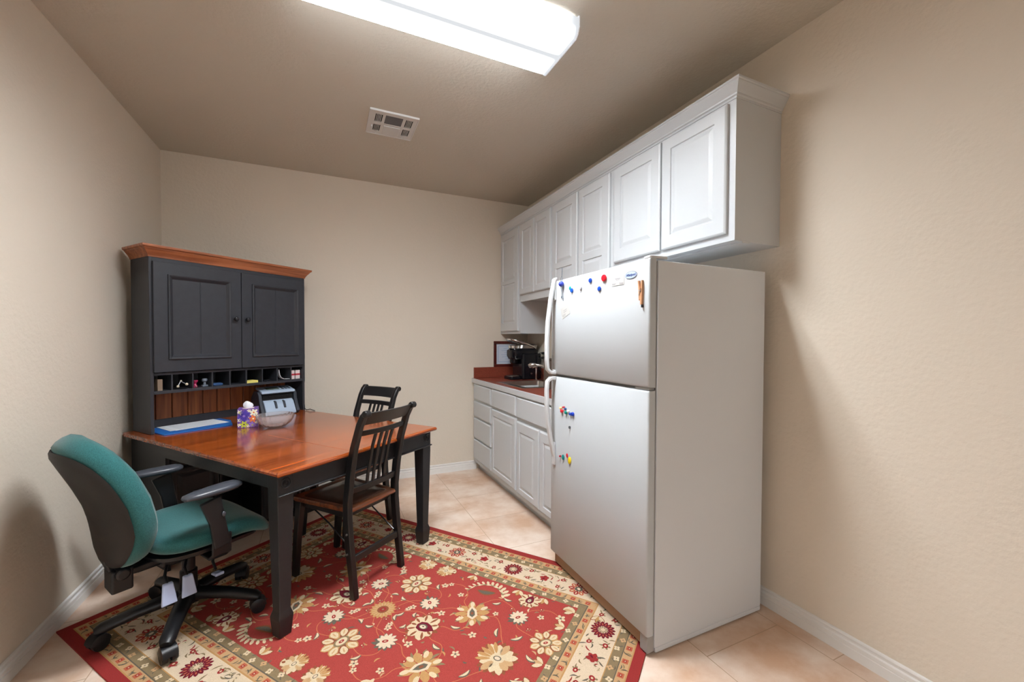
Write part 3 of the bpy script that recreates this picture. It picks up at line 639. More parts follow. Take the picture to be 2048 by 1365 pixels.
# aprons with bead
make('apron', MB().box(0.09, 0.965, 0.028, 0.046, 0.637, 0.7275), m_black, dk)
make('bead', MB().box(0.018, 1.032, 0.0185, 0.028, 0.634, 0.642), m_black, dk, 0.003)
make('apron', MB().box(1.008, 1.026, 0.095, 1.10, 0.637, 0.7275), m_black, dk)
make('apron', MB().box(0.030, 0.048, 0.095, 1.10, 0.660, 0.7275), m_black, dk)
def table_leg(u, v):
    s = []
    def sq(h, z): return [(u-h, v-h, z), (u+h, v-h, z), (u+h, v+h, z), (u-h, v+h, z)]
    for h, z in ((0.027, 0.011), (0.0335, 0.088), (0.0335, 0.098), (0.0265, 0.122), (0.0255, 0.126), (0.036, 0.60), (0.036, 0.7275)): s.append(sq(h, z))
    return MB().loft(s)
def leg_rosette(u, v):
    mb = MB()
    for ra, rb in ((0.024, 0.019), (0.013, 0.009)):
        Mx = Matrix.Translation((u, v-0.036, 0.690)) @ Matrix.Rotation(PI/2, 4, 'X')
        mb.lathe([(rb, 0), (rb+0.001, 0.003), ((ra+rb)/2, 0.0045), (ra-0.001, 0.003), (ra, 0)], n=28, M=Mx, cap=False)
    mb.lathe([(0.0045, 0), (0.004, 0.003), (0.001, 0.004)], n=14, M=Matrix.Translation((u, v-0.036, 0.690)) @ Matrix.Rotation(PI/2, 4, 'X'))
    return mb
for u in (0.054, 0.990):
    lg = make('leg', table_leg(u, 0.064), m_black, dk, 0.002)
    make('rosette', leg_rosette(u, 0.064), m_black, lg, smooth=True)
    fl = MB()
    for du in (-0.012, 0, 0.012): fl.box(u+du-0.002, u+du+0.002, 0.064-0.0375, 0.064-0.034, 0.30, 0.60)
# base cabinet under the hutch
BV0, BV1 = 1.115, 1.545
cb_ = MB().box(0.052, 0.070, BV0, BV1, 0.0, 0.727).box(0.852, 0.870, BV0, BV1, 0.0, 0.727).box(0.070, 0.852, BV1-0.012, BV1, 0.06, 0.727).box(0.070, 0.852, BV0+0.03, BV1-0.012, 0.05, 0.066)
make('base_body', clip_back(cb_), m_black, dk)
for z0, z1, u0, u1_ in ((0.58, 0.715, 0.076, 0.33), (0.08, 0.57, 0.076, 0.33), (0.58, 0.715, 0.60, 0.846), (0.08, 0.57, 0.60, 0.846)):
    mb = xform(panel_door(u1_-u0, z1-z0, [(0.03, u1_-u0-0.03, 0.03, z1-z0-0.03)]), Matrix.Translation((u0, BV0+0.006, z0)))
    d_ = make('drawer', mb, m_black, dk)
    make('label_pull', MB().box((u0+u1_)/2-0.02, (u0+u1_)/2+0.02, BV0-0.006, BV0+0.0055, (z0+z1)/2-0.012+(0.08 if z1 < 0.6 else 0), (z0+z1)/2+0.014+(0.08 if z1 < 0.6 else 0)), m_steel, d_, 0.003)
make('divider', MB().box(0.333, 0.345, BV0+0.01, 1.36, 0.066, 0.727).box(0.585, 0.597, BV0+0.01, 1.36, 0.066, 0.727), m_black, dk)
make('end_panel', clip_back(MB().box(1.020, 1.040, 1.15, 1.545, 0.0, 0.727)), m_black, dk)
make('low_rail', MB().box(0.8702, 1.0198, BV0+0.02, BV0+0.045, 0.0, 0.045), m_black, dk)

# hutch -------------------------------------------------------------------
ht = thing('hutch', 'charcoal painted desk hutch with wooden cornice, two doors and a row of pigeonholes', 'hutch', (AX, AY, TZ+0.0004), TH)
U0_, U1_, V0_, V1_ = 0.066, 1.052, 1.322, 1.560
ZT = 1.805-TZ
def Z(z): return z-TZ
def side(u0, u1):   # scooped lower front edge like a bracket
    pr = [(V0_, 0), (V1_, 0), (V1_, ZT), (V0_, ZT), (V0_, Z(0.99)), (V0_+0.004, Z(0.965)), (V0_+0.004, Z(0.80)), (V0_, Z(0.775))]
    return MB().loft([[(u0, v, z) for v, z in pr], [(u1, v, z) for v, z in pr]])
make('side_panel', clip_back(side(U0_, U0_+0.018), 0.003), m_blackl, ht, 0.0015)
make('side_panel', clip_back(side(U1_-0.018, U1_), 0.003), m_blackl, ht, 0.0015)
m_plank = wood('back_plank_wood', (124, 66, 34), (176, 104, 58), 'Z', 0.8, 0.55, 0.0)
# tongue-and-groove back, drawn as planks with V grooves
bk = MB(); pu = U0_+0.0185; pw = 0.0885; vb = V1_-0.014
n_ = 0
while pu < U1_-0.019:
    e = min(pu+pw, U1_-0.0185); gpr = [(pu+0.0022, vb+0.010), (pu+0.0022, vb+0.003), (pu+0.005, vb), (e-0.005, vb), (e-0.0022, vb+0.003), (e-0.0022, vb+0.010)]
    bk.loft([[(u, v, Z(0.8005)) for u, v in gpr], [(u, v, Z(0.984)) for u, v in gpr]]); pu = e
make('plank_back', clip_back(bk, 0.005), m_plank, ht)
make('plank_backing', clip_back(MB().box(U0_+0.0185, U1_-0.0185, vb+0.0102, vb+0.0125, Z(0.8005), Z(0.984)), 0.003), m_dark, ht)  # dark sheet that paints shade into the grooves between planks
make('back_panel', clip_back(MB().box(U0_+0.0182, U1_-0.0182, V1_-0.012, V1_-0.004, Z(0.9845), ZT-0.001), 0.004), m_blackl, ht)
make('bottom_rail', clip_back(MB().box(U0_+0.0182, U1_-0.0182, V1_-0.022, V1_-0.002, 0.0, Z(0.80)), 0.004), m_blackl, ht, 0.001)
make('shelf', clip_back(MB().box(U0_+0.0182, U1_-0.0182, V0_+0.001, V1_-0.0125, Z(0.985), Z(1.003)), 0.004), m_blackl, ht, 0.001)
make('shelf', clip_back(MB().box(U0_+0.0182, U1_-0.0182, V0_+0.001, V1_-0.0125, Z(1.0975), Z(1.112)), 0.004), m_blackl, ht, 0.001)
for u in (0.173, 0.283, 0.393, 0.500, 0.606, 0.718, 0.828, 0.938):
    make('divider', MB().box(u-0.004, u+0.004, V0_+0.003, 1.50, Z(1.0035), Z(1.097)), m_blackl, ht)
make('top_board', clip_back(MB().box(U0_+0.0182, U1_-0.0182, V0_+0.001, V1_-0.0125, ZT-0.035, ZT-0.002), 0.004), m_blackl, ht)
HP = [(0, 0), (0.001, 0.009), (0.006, 0.011), (0.012, 0.008), (0.018, 0.001), (0.026, -0.007), (0.028, -0.008)]
for u0, u1, pa, pb, kn, hs in ((0.080, 0.566, 0.149, 0.500, 0.524, 0), (0.570, 1.040, 0.638, 0.985, 0.600, 1)):
    z0, z1 = 1.116, 1.772
    mb = xform(panel_door(u1-u0, z1-z0, [(pa-u0, pb-u0, 1.190-z0, 1.703-z0)], t=0.018, prof=HP, edge=((0, -0.002), (0.002, 0)), grooves=1), Matrix.Translation((u0, V0_-0.0185, Z(z0))))
    d_ = make('door', mb, m_blackl, ht)
    Mx = Matrix.Translation((kn, V0_-0.0188, Z(1.451))) @ Matrix.Rotation(PI/2, 4, 'X')
    make('knob', MB().lathe([(0.008, 0), (0.006, 0.008), (0.008, 0.013), (0.0145, 0.018), (0.0155, 0.024), (0.012, 0.031), (0.004, 0.034)], n=18, M=Mx), m_knob, d_, smooth=True)
cpr = [(0.0, 1.797), (0.004, 1.797), (0.006, 1.806), (0.012, 1.818), (0.022, 1.832), (0.030, 1.842), (0.031, 1.846), (0.038, 1.850), (0.040, 1.856), (0.040, 1.864), (0.0, 1.866)]
def cornice():
    mb = MB()
    loops = [[(U0_-o, V1_-0.002, Z(z)) for o, z in cpr], [(U0_-o, V0_-o, Z(z)) for o, z in cpr], [(U1_+o, V0_-o, Z(z)) for o, z in cpr], [(U1_+o, V1_-0.002, Z(z)) for o, z in cpr]]
    mb.loft(loops); mb.box(U0_+0.001, U1_-0.001, V0_+0.001, V1_-0.003, Z(1.848), Z(1.8655))
    return mb
make('cornice', clip_back(cornice(), 0.004), m_corn, ht)
make('hinge', MB().box(1.0405, 1.046, V0_-0.012, V0_-0.001, Z(1.70), Z(1.735)).box(1.0405, 1.046, V0_-0.012, V0_-0.001, Z(1.16), Z(1.195)), m_steel, ht, 0.001)
# cord down the right side of the hutch
p0 = [(1.056, 1.40, 1.08), (1.066, 1.40, 1.05), (1.082, 1.40, 1.00), (1.086, 1.40, 0.94), (1.078, 1.40, 0.87), (1.060, 1.40, 0.80), (1.064, 1.39, 0.757), (1.08, 1.37, 0.755)]
p0 = [(1.056, 1.40, 1.08), (1.066, 1.40, 1.05), (1.080, 1.40, 1.00), (1.084, 1.40, 0.94), (1.076, 1.40, 0.87), (1.059, 1.40, 0.79), (1.04, 1.29, 0.756), (1.045, 1.25, 0.764), (1.052, 1.22, 0.756), (1.05, 1.20, 0.7545)]
tag(make('power_cord', MB().tube([W(*p) for p in p0], 0.0028, 8), m_cord, smooth=True), 'thin dark cord hanging down the right side of the hutch', 'cord')

# ------------------------------------------------------------------ things in the pigeonholes
zs = 1.0036
def loc_box(name, u0, u1, v0, v1, z0, z1, m, label, cat, bev=0.001, rot=0.0, group=None):
    c = W((u0+u1)/2, (v0+v1)/2, z0); o = make(name, MB().box(-(u1-u0)/2, (u1-u0)/2, -(v1-v0)/2, (v1-v0)/2, 0, z1-z0), m, None, bev)
    o.location = c; o.rotation_euler = (0, 0, TH+rot); return tag(o, label, cat, group)
loc_box('small_box', 0.106, 0.132, 1.345, 1.40, zs, 1.072, mat('tan_card', (136, 116, 98), 0.7), 'small tan box standing in the leftmost pigeonhole', 'box', rot=0.1)
ks = thing('key_ring', 'key ring with pale beads lying in the second pigeonhole', 'keys', W(0.235, 1.37, zs), TH)
m_pearl = mat('pearl_bead', (226, 214, 190), 0.25)
make('tray', MB().lathe([(0.034, 0), (0.038, 0.006), (0.034, 0.008)], n=20), m_bplast, ks, smooth=True)
make('bead', MB().ball((-0.022, -0.02, 0.0165), 0.0085, 10), m_pearl, ks, smooth=True)
make('bead', MB().ball((0.027, -0.015, 0.026), 0.0085, 10), m_pearl, ks, smooth=True)
make('bead', MB().ball((0.003, 0.0, 0.048), 0.006, 10), m_pearl, ks, smooth=True)
make('key', MB().tube([(-0.02, -0.01, 0.012), (0.0, 0.0, 0.045), (0.026, -0.012, 0.026)], 0.004, 8), m_knob, ks, smooth=True)
st = thing('pencil_sharpener', 'small pink waisted desk trinket in the third pigeonhole', 'desk trinket', W(0.312, 1.365, zs), TH)
m_pink = mat('pink_plastic', (176, 44, 92), 0.35)
make('top', MB().lathe([(0.006, 0.024), (0.016, 0.042), (0.015, 0.046)], n=16), m_pink, st, smooth=True)
make('body', MB().lathe([(0.012, 0), (0.012, 0.010), (0.006, 0.0235)], n=16), m_pink, st, smooth=True)
make('tip', MB().ball((0.0, -0.0135, 0.008), 0.004, 8), m_pearl, st, smooth=True)
sm = thing('rubber_stamp', 'grey handled rubber stamp standing in the third pigeonhole', 'stamp', W(0.368, 1.37, zs), TH)
m_gry = mat('grey_stamp', (104, 112, 124), 0.4)
make('handle', MB().lathe([(0.008, 0.0125), (0.007, 0.03), (0.015, 0.036), (0.016, 0.046), (0.012, 0.052)], n=18), m_gry, sm, smooth=True)
make('pad', MB().box(-0.016, 0.016, -0.012, 0.012, 0, 0.012), m_gry, sm, 0.002)
er = thing('blue_pouch', 'small slate blue pouch lying in the fourth pigeonhole', 'pouch', W(0.440, 1.37, zs), TH+0.1)
make('pouch', MB().loft([[(x*s, y*s, z) for x, y, z in rrect(-0.032, 0.034, -0.02, 0.02, 0.012, zz)] for zz, s in ((0, 0.85), (0.006, 1.0), (0.013, 0.95), (0.018, 0.6))]), mat('slate_blue', (52, 84, 128), 0.5), er, smooth=True)
loc_box('sticky_notes', 0.6125, 0.690, 1.330, 1.40, zs, 1.020, mat('yellow_pad', (226, 214, 118), 0.7), 'yellow sticky note pad in the sixth pigeonhole', 'note pad', 0.0005)
bc_ = thing('binder_clip', 'small dark binder clip lying in the seventh pigeonhole', 'clip', W(0.765, 1.365, zs), TH+0.2)
make('jaw', MB().prism([(-0.014, 0), (0.014, 0), (0.002, 0.012), (-0.002, 0.012)], 'x', -0.018, 0.018), m_knob, bc_)
make('lever', MB().tube([(0.01, 0.004, 0.0125), (0.03, 0.0, 0.010), (0.03, -0.008, 0.010), (0.01, -0.005, 0.0125)], 0.001, 6), m_steel, bc_)
# white curled label strip
stp = [(0.848, 1.084), (0.850, 1.062), (0.855, 1.040), (0.866, 1.022), (0.884, 1.012), (0.905, 1.0085), (0.932, 1.008)]
mb = MB(); th_ = 0.003
lo = [[W(u, 1.335, z), W(u, 1.365, z), W(u+0.0025, 1.365, z+0.0025), W(u+0.0025, 1.335, z+0.0025)] for u, z in stp]
mb.loft(lo); o = tag(make('paper_strip', mb, m_paper, smooth=True), 'curled white paper strip in the eighth pigeonhole', 'paper')
for k, (u0, lab_) in enumerate(((0.946, 'red and white small carton, left of the two in the last pigeonhole'), (0.992, 'red and white small carton, right of the two in the last pigeonhole'))):
    t = thing('small_carton', lab_, 'carton', W(u0, 1.350, zs), TH, 'cartons in the last pigeonhole')
    make('box', MB().box(0, 0.036, 0, 0.06, 0, 0.068), mat('carton_white', (228, 216, 214), 0.5), t, 0.001)
    make('label', MB().box(-0.0006, 0.0366, -0.0008, 0.0608, 0.028, 0.042), mat('carton_red', (186, 60, 74), 0.5), t)

# ------------------------------------------------------------------ things on the desk
z0 = TZ+0.0006
fo = thing('blue_folder', 'blue folder lying on the desk under the hutch', 'folder', W(0.30, 1.385, z0), TH)
make('cover', MB().loft([[(x, y, zz) for x, y in ((-0.205, -0.150), (-0.150, -0.155), (0.120, -0.185), (0.150, -0.182), (0.222, -0.02), (0.222, 0.115), (-0.205, 0.115))] for zz in (0, 0.006)]), m_blue, fo, 0.001)
pc = thing('paper_stack', 'two white printed sheets lying on the blue folder', 'papers', W(0.31, 1.43, z0+0.0065), TH-0.05)
for k, (dx, dy, r) in enumerate(((0, 0, 0.0), (0.015, -0.012, 0.05))):
    M_ = Matrix.Rotation(r, 4, 'Z') @ Matrix.Translation((dx, dy-0.030, 0.0012*k))
    s_ = make('sheet', MB().box(-0.150, 0.150, -0.100, 0.105, 0.0002, 0.0010, M_), m_paper, pc)
mb = MB()
for k in range(12): mb.box(-0.12+0.015, 0.12-0.02*(k % 3)+0.015, -0.118+k*0.015, -0.1165+k*0.015, 0.0023, 0.0025)
make('print', mb, m_line, pc)
# tissue box
tx = thing('tissue_box', 'purple flowered tissue cube with a white tissue pulled up', 'tissue box', W(0.485, 1.085, z0), math.radians(4))
hb = 0.0555; TB = 0.118
m_purp = mat('purple_card', (112, 80, 158), 0.55)
rnd = random.Random(5)
cols = [mat('petal_%s' % n_, c, 0.6) for n_, c in (('lilac', (150, 120, 205)), ('cream', (236, 232, 206)), ('lime', (186, 196, 60)), ('orange', (224, 120, 58)), ('plum', (58, 34, 66)), ('violet', (78, 60, 168)), ('green', (112, 124, 52)))]
make('carton', MB().box(-hb, hb, -hb, hb, 0, TB), m_purp, tx, 0.001)
mbf = MB()
def flower(mb, face, cx, cz, r, n, ci, cc=None, rot=0.0, lift=0.0003):
    for k in range(n):
        a = rot+2*PI*k/n; pts = []
        for t in range(10):
            q = 2*PI*t/10; px = r*0.55+r*0.45*math.cos(q); pz = r*0.24*math.sin(q)
            X = cx+px*math.cos(a)-pz*math.sin(a); Y_ = cz+px*math.sin(a)+pz*math.cos(a)
            X = max(-hb+0.001, min(hb-0.001, X)); Y_ = max(0.002, min(TB-0.002, Y_)); pts.append((X, Y_))
        mb.cur = ci; L_ = []
        for d in (0.0, 1.0):
            dd = hb+0.00005+lift*d
            L_.append([(x, -dd, z) if face == 0 else (-dd, x, z) for x, z in pts])
        mb.loft(L_)
    if cc is not None:
        mb.cur = cc; mb.loft([[((cx+r*0.2*math.cos(t), -(hb+lift*q), cz+r*0.2*math.sin(t)) if face == 0 else (-(hb+lift*q), cx+r*0.2*math.cos(t), cz+r*0.2*math.sin(t))) for t in [i*PI/5 for i in range(10)]] for q in (0.1, 1.6)])
for (fx_, fz, r, n, ci, cc) in ((-0.02, 0.075, 0.038, 9, 5, 0), (0.033, 0.095, 0.026, 6, 1, 3), (0.03, 0.055, 0.026, 6, 3, 1), (-0.02, 0.022, 0.024, 6, 2, 4), (0.025, 0.015, 0.022, 7, 0, 2), (-0.043, 0.098, 0.018, 6, 1, 2), (-0.044, 0.05, 0.013, 5, 1, 4), (0.008, 0.108, 0.012, 5, 1, 3), (0.004, 0.066, 0.014, 6, 0, 1), (0.05, 0.075, 0.012, 5, 1, 2), (-0.048, 0.02, 0.012, 5, 1, 4), (0.002, 0.008, 0.011, 5, 1, 3), (0.0, 0.044, 0.013, 5, 0, 2), (0.046, 0.03, 0.010, 5, 1, 3)):
    flower(mbf, 0, fx_, fz, r, n, ci, cc, rnd.random())
for (fx_, fz, r, n, ci) in ((0.01, 0.08, 0.03, 6, 6), (-0.03, 0.05, 0.026, 7, 4), (0.03, 0.03, 0.022, 6, 0), (-0.02, 0.015, 0.02, 6, 3), (0.035, 0.1, 0.018, 6, 4)):
    flower(mbf, 1, fx_, fz, r, n, ci, None, rnd.random())
make('flower_print', mbf, cols, tx)
make('opening', MB().lathe([(0.034, TB+0.0002), (0.034, TB+0.0012)], n=24), mat('opening_film', (236, 216, 210), 0.5), tx)
ts = []
for k, (z, s) in enumerate(((TB+0.001, 0.020), (TB+0.015, 0.027), (TB+0.028, 0.024), (TB+0.040, 0.012), (TB+0.045, 0.004))):
    ts.append([(-0.002*k+(s*(1+0.18*math.sin(5*t+k)))*math.cos(t), 0.5*s*(1+0.3*math.sin(3*t))*math.sin(t), z) for t in [i*2*PI/22 for i in range(22)]])
make('tissue', MB().loft(ts), m_paper, tx, smooth=True)
# glass bowl
gb = thing('glass_bowl', 'clear cut glass bowl standing on the desk beside the tissue box', 'bowl', W(0.545, 0.895, z0))
m_glass = mat('clear_glass', (250, 248, 248), 0.02, trans=0.86, ior=1.22)
n = 72; outer = [(0.036, 0.0), (0.042, 0.002), (0.062, 0.012), (0.087, 0.032), (0.102, 0.056), (0.107, 0.076), (0.108, 0.084)]
inner = [(0.105, 0.084), (0.103, 0.074), (0.098, 0.056), (0.083, 0.034), (0.058, 0.015), (0.030, 0.008), (0.002, 0.007)]
loops = []
for i, (r, z) in enumerate(outer): loops.append([((r+(0.0022*math.cos(t*24*2*PI/n) if 1 < i < 6 else 0))*math.cos(t*2*PI/n), (r+(0.0022*math.cos(t*24*2*PI/n) if 1 < i < 6 else 0))*math.sin(t*2*PI/n), z) for t in range(n)])
for r, z in inner: loops.append([(r*math.cos(t*2*PI/n), r*math.sin(t*2*PI/n), z) for t in range(n)])
make('bowl', MB().loft(loops), m_glass, gb, smooth=True)
# bill counter
bc = thing('money_counter', 'light blue and dark grey banknote counting machine in the hutch alcove', 'money counter', W(0.845, 1.385, z0), math.radians(28))
m_lb = mat('light_blue_plastic', (168, 186, 206), 0.35); m_dg = mat('dark_slate_plastic', (48, 54, 64), 0.35); m_lcd = mat('lcd_grey_green', (104, 116, 108), 0.2)
sidep = [(-0.10, 0.0), (0.085, 0.0), (0.09, 0.05), (0.075, 0.13), (0.03, 0.178), (-0.035, 0.178), (-0.06, 0.15), (-0.065, 0.115), (-0.085, 0.07), (-0.115, 0.02)]
for sx in (-1, 1):
    x0, x1 = (-0.135, -0.112) if sx < 0 else (0.112, 0.135)
    make('side_cheek', MB().loft([[(x0, y, z) for y, z in sidep], [(x1, y, z) for y, z in sidep]]), m_dg, bc, 0.004)
make('housing', MB().loft([[(x, y, z) for y, z in ((-0.03, 0.001), (0.082, 0.001), (0.082, 0.05), (0.068, 0.125), (0.025, 0.165), (-0.035, 0.165), (-0.045, 0.11), (-0.03, 0.05))] for x in (-0.1115, 0.1115)]), m_dg, bc, 0.002)
mb = MB().loft([[(x, y, z) for y, z in ((-0.075, 0.168), (-0.070, 0.160), (0.045, 0.190), (0.045, 0.204), (-0.068, 0.180))] for x in (-0.118, 0.118)])
cp_ = make('control_panel', mb, m_lb, bc, 0.005)
def on_panel(x0, x1, s0, s1, lift):
    y0_, za = -0.068, 0.180; y1_, zb_ = 0.045, 0.204
    P = lambda s: (y0_+(y1_-y0_)*s, za+(zb_-za)*s)
    (ya, z_a), (yb, z_b) = P(s0), P(s1)
    return MB().loft([[(x0, ya, z_a-0.001), (x1, ya, z_a-0.001), (x1, yb, z_b-0.001), (x0, yb, z_b-0.001)], [(x0, ya, z_a+lift), (x1, ya, z_a+lift), (x1, yb, z_b+lift), (x0, yb, z_b+lift)]])
make('display', on_panel(-0.07, 0.02, 0.25, 0.75, 0.001), m_lcd, cp_)
for i in range(3):
    for j in range(2): make('button', on_panel(0.035+i*0.024, 0.052+i*0.024, 0.25+j*0.3, 0.45+j*0.3, 0.003), m_dg, cp_, 0.001)
tray = [(-0.046, 0.112), (-0.075, 0.095), (-0.098, 0.055), (-0.118, 0.018), (-0.118, 0.004), (-0.050, 0.004), (-0.046, 0.05)]
make('stacker_tray', MB().loft([[(x, y, z) for y, z in tray] for x in (-0.105, 0.105)]), m_lb, bc, 0.004)
for x in (-0.028, 0.032): make('stacker_wheel', MB().loft([[(xx, y-0.004, z+0.006) for y, z in ((-0.050, 0.100), (-0.075, 0.094), (-0.090, 0.07), (-0.098, 0.045), (-0.085, 0.04), (-0.06, 0.06))] for xx in (x-0.008, x+0.008)]), m_dg, bc, 0.003)
make('feed_slot', MB().box(-0.105, 0.105, -0.052, -0.030, 0.118, 0.150), m_dark, bc)  # solid block, its shaded opening put in as dark colour
for x in (-0.06, -0.02, 0.03, 0.065): make('roller', MB().tube([(x-0.006, -0.053, 0.135), (x+0.006, -0.053, 0.135)], 0.006, 10), m_knob, bc, smooth=True)

# ------------------------------------------------------------------ dining chairs (folding, slat back)
def chair():
    t = thing('dining_chair', '', 'chair', (0, 0, 0), 0, 'black slat-back folding chairs at the desk')
    # local: +y faces forward, x across; origin between the rear feet
    hw_ = 0.168
    def post(x):
        pts = [(0, -0.012, 0), (0, 0.000, 0.10), (0, 0.022, 0.26), (0, 0.034, 0.40), (0, 0.034, 0.48), (0, 0.016, 0.62), (0, -0.014, 0.76), (0, -0.055, 0.88), (0, -0.080, 0.925), (0, -0.100, 0.945)]
        wsz = [(0.030, 0.034)]*2+[(0.030, 0.040)]*4+[(0.030, 0.034), (0.030, 0.030), (0.030, 0.030), (0.028, 0.026)]
        mb = MB().bar([(x+p[0], p[1], p[2]) for p in pts], wsz, (1, 0, 0))
        mb.tube([(x-0.017, -0.100, 0.940), (x+0.017, -0.100, 0.940)], 0.0175, 14)
        return mb
    for s in (-1, 1): make('back_post', post(s*hw_), m_chairb, t, 0.004)
    def rail(z0, z1, y, thick, curve=0.02, n=8):
        L_ = []
        for k in range(n+1):
            x = -hw_+0.014+(2*hw_-0.028)*k/n; c = curve*(1-(2*k/n-1)**2)
            L_.append([(x, y(z0)-c-thick/2, z0), (x, y(z0)-c+thick/2, z0), (x, y(z1)-c+thick/2, z1), (x, y(z1)-c-thick/2, z1)])
        return MB().loft(L_)
    def py(z):
        P = [(0.40, 0.034), (0.48, 0.034), (0.62, 0.016), (0.76, -0.014), (0.88, -0.055), (0.925, -0.080), (0.945, -0.100), (0.96, -0.105)]
        for (a, ya), (b, yb) in zip(P[:-1], P[1:]):
            if z <= b: return ya+(yb-ya)*(z-a)/(b-a)
        return P[-1][1]
    make('top_rail', rail(0.878, 0.945, py, 0.020), m_chairb, t, 0.004)
    make('upper_rail', rail(0.820, 0.848, py, 0.018), m_chairb, t, 0.003)
    make('lower_rail', rail(0.520, 0.552, py, 0.020, 0.012), m_chairb, t, 0.003)
    for x in (-0.060, -0.020, 0.020, 0.060):
        cf_ = 1-(x/hw_)**2
        pts = [(x, py(z)-(0.012+(0.008*(z-0.54)/0.28))*cf_, z) for z in (0.548, 0.62, 0.70, 0.76, 0.824)]
        make('slat', MB().bar(pts, (0.017, 0.010), (1, 0, 0)), m_chairb, t, 0.002)
    # seat
    def sy(x, y): return 0
    def sl(s, z): return [(px*s_x(py_)*s, 0.23+(py_-0.23)*s, z) for px, py_ in OUT]
    OUT = []
    for cx, cy, a, r in ((0.160, 0.415, 0, 0.03), (-0.160, 0.415, PI/2, 0.03), (-0.148, 0.035, PI, 0.02), (0.148, 0.035, 1.5*PI, 0.02)):
        for k in range(6):
            q = a+PI/2*k/5; OUT.append((cx+r*math.cos(q), cy+r*math.sin(q)))
    def s_x(y): return 1.0
    make('seat', MB().loft([sl(0.97, 0.424), sl(1.0, 0.431), sl(1.0, 0.440), sl(0.98, 0.448), sl(0.90, 0.449), sl(0.78, 0.445), sl(0.5, 0.442), sl(0.1, 0.441)]), m_seat, t, smooth=True)
    make('seat_pad', MB().loft([sl(0.80, 0.4455), sl(0.76, 0.4485), sl(0.45, 0.4475), sl(0.1, 0.4470)]), m_saddle, t, smooth=True)
    # frame below the seat
    for s in (-1, 1):
        make('seat_rail', MB().box(s*0.150-0.009, s*0.150+0.009, 0.06, 0.41, 0.392, 0.4235), m_chairb, t, 0.002)
        make('leg', MB().bar([(s*0.168, 0.440, 0), (s*0.168, 0.425, 0.20), (s*0.160, 0.405, 0.423)], [(0.030, 0.030), (0.032, 0.036), (0.034, 0.040)], (1, 0, 0)), m_chairb, t, 0.003)
        make('brace', MB().tube([(s*0.143, 0.020, 0.22), (s*0.143, 0.20, 0.33), (s*0.143, 0.33, 0.39)], 0.004, 8), m_knob, t, smooth=True)
    make('seat_rail', MB().box(-0.140, 0.140, 0.395, 0.412, 0.392, 0.4235), m_chairb, t, 0.002)
    make('seat_rail', MB().box(-0.140, 0.140, 0.052, 0.068, 0.392, 0.4235), m_chairb, t, 0.002)
    make('stretcher', MB().box(-0.155, 0.155, 0.000, 0.018, 0.172, 0.207), m_chairb, t, 0.003)
    make('hinge_pin', MB().tube([(-0.19, 0.02, 0.225), (-0.1835, 0.02, 0.225)], 0.005, 8).tube([(-0.19, 0.022, 0.325), (-0.1835, 0.022, 0.325)], 0.005, 8), m_steel, t)
    return t
RUGT = 0.007
ch1 = chair(); ch1['label'] = 'black slat-back chair with brown seat pushed under the near side of the desk'
ch1.location = W(0.545, -0.005, RUGT+0.0028); ch1.rotation_euler = (0, 0, TH+math.radians(1.5))
ch2 = dup(ch1, 'black slat-back chair at the far side of the desk, nearest the back wall')
ch2.location = W(1.125, 0.665, RUGT+0.0028); ch2.rotation_euler = (0, 0, TH+PI/2)

# ------------------------------------------------------------------ office chair
OC = (-0.590, 2.364); OA = math.radians(32.5)
oc = thing('office_chair', 'teal fabric swivel office chair with black arms beside the left wall', 'office chair', (OC[0], OC[1], RUGT+0.0024), OA-PI/2)
# local: +y forward, +x to the sitter's right
def superloop(a, b, z, n=36, e=3.2, off=(0, 0), fn=None):
    o = []
    for i in range(n):
        t = i*2*PI/n; c, s = math.cos(t), math.sin(t)
        x = a*math.copysign(abs(c)**(2/e), c); y = b*math.copysign(abs(s)**(2/e), s)
        p = (x+off[0], y+off[1]); o.append((p[0], p[1], z+(fn(*p) if fn else 0)))
    return o
def seat_fn(x, y): return -0.055*max(0, (y-0.12)/0.15)**2 + 0.012*(x/0.25)**2 + 0.01*max(0, (-y-0.1)/0.13)
LV = [(0.80, 0.385), (0.93, 0.392), (0.99, 0.408), (1.0, 0.425), (0.985, 0.442), (0.93, 0.456), (0.82, 0.463), (0.6, 0.464), (0.3, 0.462), (0.05, 0.461)]
make('seat_cushion', MB().loft([superloop(0.250*s, 0.245*s, z, off=(0, 0.060), fn=seat_fn) for s, z in LV]), m_teal, oc, smooth=True)
make('seat_shell', MB().loft([superloop(0.18, 0.17, 0.350, off=(0, 0.035)), superloop(0.225, 0.215, 0.372, off=(0, 0.035), fn=lambda x, y: -0.03*max(0, (y-0.12)/0.15)**2), superloop(0.228, 0.218, 0.388, off=(0, 0.035), fn=lambda x, y: -0.045*max(0, (y-0.12)/0.15)**2)]), m_bplast, oc, smooth=True)
